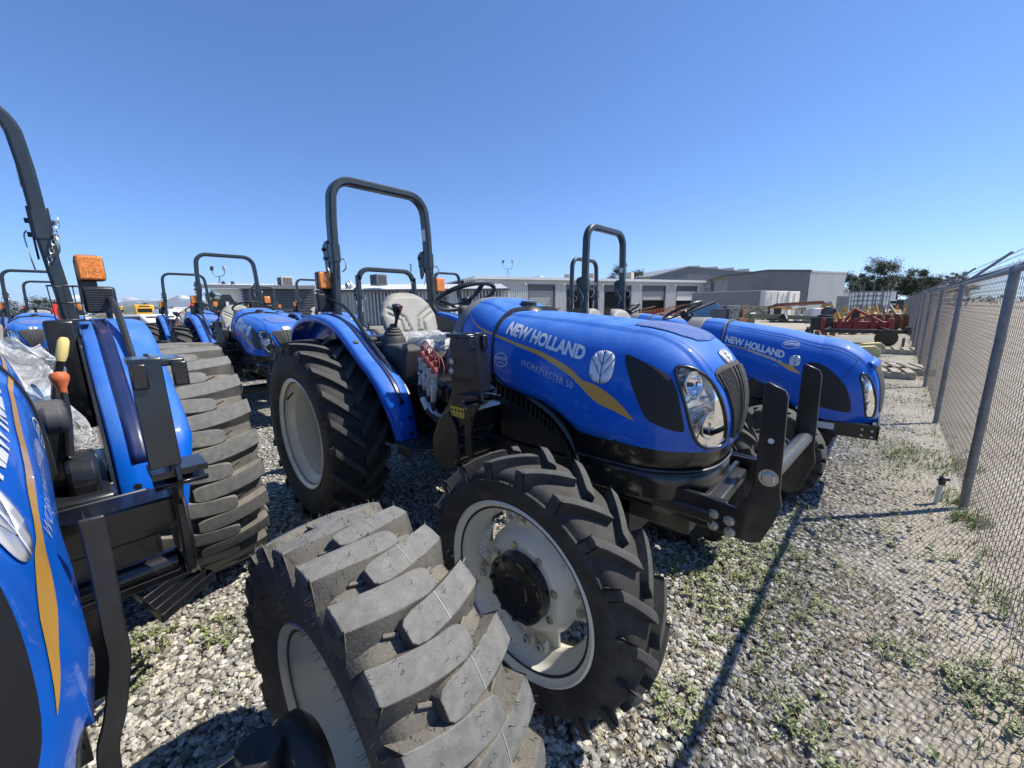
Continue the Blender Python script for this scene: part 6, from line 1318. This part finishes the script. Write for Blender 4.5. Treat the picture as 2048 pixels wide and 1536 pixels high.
# olive boom frame
e = place('boom_frame', 1570, 660, 'long olive boom frame lying across the yard', 'boom', CAM_A - .1); m = M(); m.bar((-2.3, 0, .85), (2.5, .1, .62), .12, .24); m.bar((-2.3, 0, .9), (-1.6, 0, 1.3), .1, .14); m.bar((-1.6, 0, 1.3), (-1.1, 0, .8), .1, .14); m.box((-1.9, 0, .5), (.2, .4, .7)); m.box((2.0, 0, .3), (.14, .4, .55)); m.build('boom', OLIVE, e, smooth=0, bevel=.01); m = M(); m.bar((-1.0, -.2, .5), (1.9, -.2, .42), .1, .12); m.cyl((-.2, -.3, .55), (-.2, -.05, .85), .16, 12); m.cyl((.9, -.25, .4), (1.8, -.25, .45), .05, 8); m.build('hydraulics', BLACK, e)
e = place('pipe_section', 1500, 648, 'short white pipe section standing beside the boom frame', 'pipe', CAM_A); m = M(); m.lathe([(.42, -.3), (.42, .3), (.38, .3), (.38, -.3)], (0, 0, .45), (.8, -.6, 0), 24, closed=True); m.build('pipe', WHITEP, e)
e = place('timber_stack', 1508, 640, 'stack of weathered timber on the ground near the trailer', 'timber stack', CAM_A); m = M()
for z in range(4):
    for k in range(4): m.box((-.9 + k * .6, 0, .95 + z * .11), (.5, .8, .08))
m.box((0, 0, .45), (2.2, .8, .8)); m.build('timber', WOOD, e, smooth=0)
# wrapped block stacks
for i, (px, z, lb) in enumerate(((1460, 0, 'speckled grey bundle at the bottom of the stack beside the blue dumpster'), (1460, .74, 'speckled grey bundle on top of the stack beside the blue dumpster'), (1441, 0, 'plain dark bundle directly right of the blue dumpster'))):
    e = place('bundle', px, 0, lb, 'bundle', CAM_A, None, 20.5); e.location.z = z; m = M(); m.box((0, 0, .36 if i < 2 else .65), (.68, .6, .69 if i < 2 else 1.3)); m.build('block', CRATEG if i < 2 else SIDE_DD, e, bevel=.02)
# dumpster
e = place('dumpster', 1404, 0, 'light blue dumpster with a slanted dark lid beyond the small steering wheel', 'dumpster', CAM_A - .25, None, 23); m = M(); m.prism([(-.85, .08), (.80, .08), (.88, .95), (.86, 1.35), (.62, 1.62), (-.9, .98)], 'y', -.55, .6); m.build('body', SKYB, e, bevel=.015)
m = M(); m.bar((-.95, .02, 1.02), (.64, .02, 1.68), 1.2, .04, up=(-.4, 0, 1)); m.build('lid', PLAST, e); m = M(); m.box((0, -.58, .95), (1.75, .08, .08)); m.box((0, -.58, .3), (1.7, .08, .06)); m.build('side_rib', SKYB, e)
# coil tines
e = place('tine_harrow', 1335, 0, 'harrow with a long row of orange coil tines', 'farm implement', CAM_A + .1, None, 19); m = M()
for k in range(16): m.lathe([(.16, 0), (.19, .02), (.16, .04)], (-1.1 + k * .14, 0, 1.08 + .02 * k), (1, .2, .2), 14)
m.build('coil_tines', mat('orange paint', (.62, .22, .03), .5), e); m = M(); m.bar((-1.3, 0, 1.0), (1.4, 0, 1.36), .06, .06); m.box((-1.0, 0, .55), (.7, .5, .9)); m.bar((0, 0, 0), (0, 0, 1.1), .1, .1, up=(1, 0, 0)); m.build('frame', WHITEP, e, smooth=0); m = M(); m.box((-.9, -.1, 1.12), (.5, .3, .2)); m.build('cover', REDP, e)
rnd = random.Random(77)
for i, (px, d, mt_, lb) in enumerate(((1290, 24, RUST, 'rusty crate of parts before the workshop doors'), (1255, 26, SIDE_DD, 'dark machine frame before the second open bay'), (1475, 30, BLACK, 'black pump assembly behind the speckled bundles'), (1480, 26, RUST, 'rust red frame between bundles and boom'), (1550, 33, BLACK, 'black engine block on the ground behind the boom'), (1105, 34, SIDE_DD, 'dark rack of parts beside the closed workshop door'), (1075, 35, SIDING, 'grey hopper beside the closed workshop door'), (1720, 46, SIDE_D, 'grey steel rack part near the tall stakes'), (1755, 60, BLACK, 'black machine far back by the stakes'))):
    e = place('machine_part', px, 0, lb, 'machine part', rnd.uniform(0, 1.5), None, d); m = M(); m.box((0, 0, .4), (1.0, .7, .5)); m.box((.2, 0, .9), (.5, .5, .5)); m.cyl((-.4, 0, .2), (-.4, 0, 1.35), .08, 8); m.bar((-.6, .2, 1.2), (.7, -.1, 1.45), .07, .07); m.cyl((.5, -.4, .3), (.5, .4, .3), .25, 14); m.build('body', mt_, e, bevel=.02)
# stake racks
for i, (px, d) in enumerate(((1700, 52), (1722, 50), (1716, 56), (1742, 54), (1758, 56), (1770, 50))):
    e = place('rack_post', px, 0, 'thin grey steel post in the far pipe rack', 'post', 0, 'posts of the far pipe rack', d); m = M(); m.cyl((0, 0, 0), (0, 0, 3.6 + .3 * (i % 2)), .05, 6); m.box((0, 0, .03), (.3, .3, .06)); m.build('post', SIDE_D, e)
e = place('pipe_rack', 1735, 0, 'low rack loaded with pipes and bars near the stakes', 'rack', CAM_A, None, 48); m = M()
for k in range(5): m.box((0, 0, .5 + k * .55), (4.2, .9, .05))
for k in (-2.1, -1.0, .2, 1.2, 2.1): m.box((k, -.4, 1.4), (.07, .07, 2.8)); m.box((k, .4, 1.4), (.07, .07, 2.8))
m.build('frame', SIDE_D, e, smooth=0); m = M()
for k in range(14): z = .56 + (k % 4) * .55; m.bar((-2 + .3 * k % 1.5, -.3 + .05 * k, z + .06), (1.2 + .06 * k, -.3 + .05 * k, z + .07), .08, .08)
m.build('bars', RUST, e, smooth=0)
e = place('white_shelter', 1718, 0, 'long white building far behind the racks', 'building', CAM_A, None, 84); m = M(); m.box((0, 0, 1.8), (11, 4, 3.6)); m.build('wall', ROOFM, e, smooth=0); m = M(); m.box((0, -.1, 3.68), (11.4, 4.6, .16)); m.build('roof', SIDE_D, e, smooth=0)
# ------------------------------------------------------------------ vehicles
def car(px, d, label, mt_, rz, kind='car', cat='car'):
    p = gpt(px, d); e = empty(kind, p, rz); tag(e, label, cat)
    pr = {'pickup_truck': [(-2.7, .45), (-2.7, 1.02), (-1.0, 1.05), (-.9, 1.75), (-.6, 1.82), (.6, 1.80), (1.25, 1.15), (2.5, 1.02), (2.7, .8), (2.7, .42)], 'car': [(-2.2, .4), (-2.25, .95), (-1.7, 1.05), (-1.2, 1.45), (.5, 1.48), (1.2, 1.0), (2.1, .88), (2.25, .6), (2.2, .35)], 'van': [(-2.5, .4), (-2.5, 1.9), (-2.3, 2.05), (1.2, 2.05), (1.9, 1.3), (2.5, 1.1), (2.6, .4)]}[kind]
    m = M(); m.prism(pr, 'y', -.9, .9); m.build('body', mt_, e, bevel=.07)
    gl = {'pickup_truck': (0, 1.45, 1.5, .38), 'car': (-.3, 1.22, 1.7, .28), 'van': (-.2, 1.55, 3.4, .42)}[kind]; m = M(); m.box((gl[0], 0, gl[1]), (gl[2], 1.82, gl[3])); m.build('side_window', GLASSD, e, bevel=.04)
    m = M(); zz = gl[1]; m.box((gl[0] + gl[2] / 2 + .28, 0, zz), (.04, 1.5, .36), Matrix.Rotation(-.75, 3, 'Y')); m.build('windscreen', GLASSD, e)
    for x in (-1.6, 1.6):
        for s in (-1, 1):
            m = M(); m.lathe([(0, .12), (.2, .12), (.22, .1), (.36, .1), (.38, .06), (.38, -.1), (0, -.1)], (x, s * .82, .38), (0, s, 0), 20); m.build('wheel', BLACK, e)
    return e
car(1786, 62, 'white crew cab pickup parked near the far end of the fence', WHITEP, .3, 'pickup_truck', 'pickup truck'); car(1812, 58, 'black pickup parked at the end of the fence path', BLACK, 1.2, 'pickup_truck', 'pickup truck'); car(1822, 75, 'dark car behind the black pickup at the fence end', SIDE_DD, .9, 'car'); car(1985, 170, 'distant dark car seen through the upper fence mesh', SIDE_DD, 1.4, 'car'); car(2030, 180, 'distant silver car seen through the upper fence mesh', SIDING, 1.4, 'car')
car(300, 24, 'white car behind the blue fender handrail', WHITEP, CAM_A - .3, 'car'); car(262, 40, 'white sedan in front of the yellow school bus', WHITEP, CAM_A + 1.3, 'car'); car(352, 27, 'white pickup with dark rear window behind the red triangle', WHITEP, CAM_A + 1.2, 'pickup_truck', 'pickup truck'); car(484, 44, 'white van partly hidden behind the grey triangle sign', WHITEP, CAM_A + .2, 'van', 'van'); car(420, 36, 'white van right of the red triangle sign', WHITEP, CAM_A + .5, 'van', 'van'); car(150, 50, 'pale car at the far left beyond the fender', SIDING, CAM_A, 'car')
def bus(px, d, label, rz):
    e = empty('school_bus', gpt(px, d), rz); tag(e, label, 'school bus'); m = M(); m.box((0, 0, 1.75), (9, 2.4, 2.5)); m.box((5, 0, 1.1), (1.6, 2.1, 1.1)); m.build('body', BUSY, e, bevel=.22); m = M()
    for k in range(9): m.box((-3.9 + k * .95, 0, 2.15), (.72, 2.43, .55))
    m.box((4.52, 0, 2.1), (.04, 1.8, .8)); m.box((-4.52, 0, 2.1), (.04, 1.7, .55)); m.build('window', GLASSD, e); m = M(); m.box((-4.53, 0, 2.78), (.03, 1.3, .16)); m.box((0, 0, 1.35), (9.02, 2.42, .06)); m.build('black_band', BLACK, e)
    for x in (-3, 3.8):
        for s in (-1, 1): m = M(); m.lathe([(0, .1), (.5, .1), (.5, -.15), (0, -.15)], (x, s * 1.15, .5), (0, s, 0), 20); m.build('wheel', BLACK, e)
bus(276, 66, 'yellow school bus seen end on left of the roll bars', R(177 + 9)); bus(221, 74, 'farther yellow school bus partly hidden by the black work lamp', R(181 + 7))

for i, (px, py, k, mt_, lb) in enumerate(((1672, 668, .7, YELP, 'small yellow tined implement in front of the black gearbox'), (1735, 640, .8, YELP, 'yellow blade implement far back under the thin stakes'), (1765, 632, .8, RUST, 'rusty plough frame in the far row by the fence'), (1700, 640, .8, OLIVE, 'olive implement frame between the cabinets and yellow ploughs'), (1640, 672, .6, OLIVE, 'low olive frame on the grass patch right of the boom'), (1545, 640, .8, BLACK, 'black frame behind the olive boom'), (1790, 628, .8, YELP, 'yellow scraper just before the white pickup'))):
    yellow(px, py, k, lb, i + 9, i * .7, mt_)
# ------------------------------------------------------------------ the tractors
TMAIN = make_tractor((-.845, 1.71, 0), 'large central blue tractor, model 50, with cream rims and black front guard', hairs=True)
TLEFT = make_tractor((-.80, -.443, 0), 'blue tractor nearest the camera at left with wide blocky tyres', 'block', hairs=True, steer=(.03, 0), yaw=.026)
TSMALL = make_small((-.52, 4.05, 0), 'smaller blue tractor model 35 beyond the main one, nearest the fence path')
# things only the near left tractor shows
t = TLEFT
m = M(); P = smoothpts([(-.05, .401, 1.18), (-.05, .400, 1.10), (-.05, .397, .99), (-.05, .394, .92), (-.05, .375, .83), (-.05, .358, .77), (-.06, .352, .64)], 6); m.sweep(P, [(-.014, -.005), (.014, -.005), (.014, .005), (-.014, .005)], up=(1, 0, 0)); m.build('side_guard', BLACK, t, bevel=.002)
m = M()
cA, cB, cC, cD = Vector((-1.10, .453, .42)), Vector((-.935, .487, .42)), Vector((-1.09, .672, .42)), Vector((-1.22, .618, .42))
for k in range(4): f = k / 3; m.bar(cA.lerp(cB, f), cD.lerp(cC, f), .006, .034)
m.bar(cA, cB, .006, .034); m.bar(cD, cC, .006, .034); m.bar(cA, (-1.0, .40, .60), .012, .008); m.bar(cD.lerp(cC, .4), (-1.0, .590, .61), .012, .008); m.build('access_step', BLACK_G, t, bevel=.002)
m = M(); m.box((-1.4, .36, .72), (.7, .18, .34)); m.box((-1.45, .30, 1.05), (.55, .14, .3)); m.cyl((-1.2, .34, .92), (-1.2, .42, .92), .10, 18); m.box((-1.85, .40, 1.22), (.05, .10, .5)); m.box((-1.0, .33, .74), (.03, .40, .30)); m.box((-1.2, .22, .44), (.62, .30, .36)); m.build('transmission_cover', BLACK_G, t, bevel=.02)  # also an under-tank box and an added black plate filling the shadowed gap
def lever(p0, p1, r, gm, gl, gr, nm):
    e = empty(nm, parent=t); m = M(); m.tube(smoothpts([p0, (p0[0] * .6 + p1[0] * .4 - .01, p0[1] * .6 + p1[1] * .4, p0[2] * .5 + p1[2] * .5), p1], 5), r, 8); m.build('shaft', BLACK, e); m = M(); d = (Vector(p1) - Vector(p0)).normalized(); m.lathe([(gr * .75, -.01), (gr, .01), (gr * 1.02, gl * .5), (gr * .95, gl * .85), (gr * .6, gl), (0, gl * 1.02)], p1, d, 10); g_ = m.build('grip', gm, e, smooth=50); return e
lever((-1.30, .355, 1.20), (-1.305, .39, 1.34), .012, YELLOWH, .075, .016, 'range_lever'); 
e = empty('gear_lever', parent=t); m = M(); m.tube(smoothpts([(-1.15, .36, 1.02), (-1.17, .375, 1.15), (-1.18, .378, 1.245)], 5), .011, 8); m.build('shaft', BLACK, e); m = M(); m.lathe([(.011, -.03), (.012, -.01), (.022, .015), (.024, .03), (.018, .042), (0, .046)], (-1.18, .378, 1.26), (0, 0, 1), 20); m.build('knob', ORANGE, e)
e = empty('cup_holder', parent=t); m = M(); c = Vector((-1.90, .437, 1.545)); R1 = .050
for z, r in ((.075, R1), (.0, R1 * .96), (-.075, R1 * .92)): m.tube([c + Vector((r * math.cos(2 * math.pi * k / 24), r * math.sin(2 * math.pi * k / 24), z)) for k in range(24)], .0028, 6, closed=True)
for k in range(5): a = 2 * math.pi * k / 5; m.tube([c + Vector((R1 * math.cos(a), R1 * math.sin(a), .075)), c + Vector((R1 * .92 * math.cos(a), R1 * .92 * math.sin(a), -.075))], .0024, 5)
m.box(c + Vector((0, 0, -.08)), (.10, .13, .006)); m.build('wire_basket', BLACK, e)
m = M(); rnd = random.Random(2)   # hanging clear cover over the seat
rows = []
for i in range(26):
    u = i / 25; r_ = []
    for j in range(26):
        v = j / 25; r_.append((-1.25 - .35 * v + .03 * math.sin(7 * u + 9 * v) + rnd.uniform(-.005, .005), .20 + .16 * u + .02 * math.sin(11 * v) + .05 * (1 - v) * u, 1.17 + .27 * v ** .8 - .16 * u * (1 - .6 * v) + .015 * math.sin(13 * u)))
    rows.append(r_)
m.grid(rows); m.build('hanging_cover', FILM, t, smooth=30)
m = M(); m.box((-.95, .33, 1.20), (.20, .10, .07)); m.cyl((-.86, .33, 1.20), (-.86, .385, 1.20), .04, 16); m.build('flasher_housing', PLAST, t, bevel=.015)
e = empty('safety_chain', parent=t); m = M()
for k in range(11):
    c = Vector((-2.09, .47 - .006 * k, 1.93 - .02 * k)); a = Vector((0, 0, .013)); s_ = Vector((0, .007, 0)) if k % 2 else Vector((.007, 0, 0)); m.tube([c + a * math.cos(2 * math.pi * q / 10) + s_ * math.sin(2 * math.pi * q / 10) for q in range(10)], .0022, 5, closed=True)
m.build('chain', STEEL, e)
# copies for the rows behind
GRP = 'blue tractors parked in the rows behind'
def copy_at(src, x, y, label, skip=()):
    c = copy_tree(src, None, skip); c.location = (x, y, 0); c.rotation_euler = (0, 0, 0); c['label'] = label; c['group'] = GRP; return c
def smv(par, x, y, z, mt_, back):
    e = empty('slow_vehicle_sign', (x, y, z), 0, par); s = .205; tri = [(-s, -.12), (-s * .62, -.17), (s * .62, -.17), (s, -.12), (.06, .20), (-.06, .20)]
    m = M(); m.prism(tri, 'x', -.003, .003); m.build('plate', mt_, e, smooth=0)
    m = M(); m.box((.012, 0, -.02), (.012, .045, .20)); m.build('bracket', LABELW if back else SIDE_D, e)
SKIP = ('vent_hairs', 'size_marking', 'paper_tag')
T1 = copy_at(TMAIN, -5.95, 1.70, 'blue tractor directly behind the gap between the two near tractors, grey seat and dark triangle', SKIP); smv(T1, -2.35, -.02, 1.60, BLACK, True)
T2 = copy_at(TMAIN, -10.3, 1.72, 'blue tractor two rows back with a red triangle beside its roll bar', SKIP); smv(T2, -2.2, .15, 1.62, REDSIGN, False)
T3 = copy_at(TMAIN, -11.1, -.68, 'blue tractor at far left behind the near roll bar with a red triangle', SKIP); smv(T3, -2.2, .28, 1.58, REDSIGN, False)
copy_at(TMAIN, -15.0, -.67, 'farthest left blue tractor whose roll bar frames the dark tree', SKIP)
copy_at(TMAIN, -6.38, 6.64, 'blue tractor behind the main one whose roll bar shows by the right amber lamp', SKIP)
copy_at(TMAIN, -10.5, 4.71, 'blue tractor seen left of the main tractor amber lamp before the slatted shed', SKIP)
copy_at(TMAIN, -15.2, 4.67, 'farthest middle blue tractor standing right before the slatted shed', SKIP)
c = copy_at(TSMALL, -2.2, 6.25, 'small blue tractor behind the model 35, its roll bar left of the tall one', ())
T5 = make_small((-3.45, 3.02, 0), 'blue tractor directly behind the main tractor seat with a wide low roll bar', GRP, hw=.44, zt=2.05)
# ------------------------------------------------------------------ hazy air
hm = bpy.data.materials.new('hazy air'); hm.use_nodes = True; n = hm.node_tree; n.nodes.remove(n.nodes['Principled BSDF']); v = n.nodes.new('ShaderNodeVolumePrincipled'); v.inputs['Color'].default_value = (.80, .88, 1, 1); v.inputs['Density'].default_value = 2.5e-5; v.inputs['Anisotropy'].default_value = .2
n.links.new(v.outputs[0], n.nodes['Material Output'].inputs['Volume'])
m = M(); m.box((-16500, 7000, 799), (59000, 46000, 1600)); o = m.build('haze', hm, smooth=0); o['kind'] = 'stuff'; o['label'] = 'thin haze paling the distant mountains'
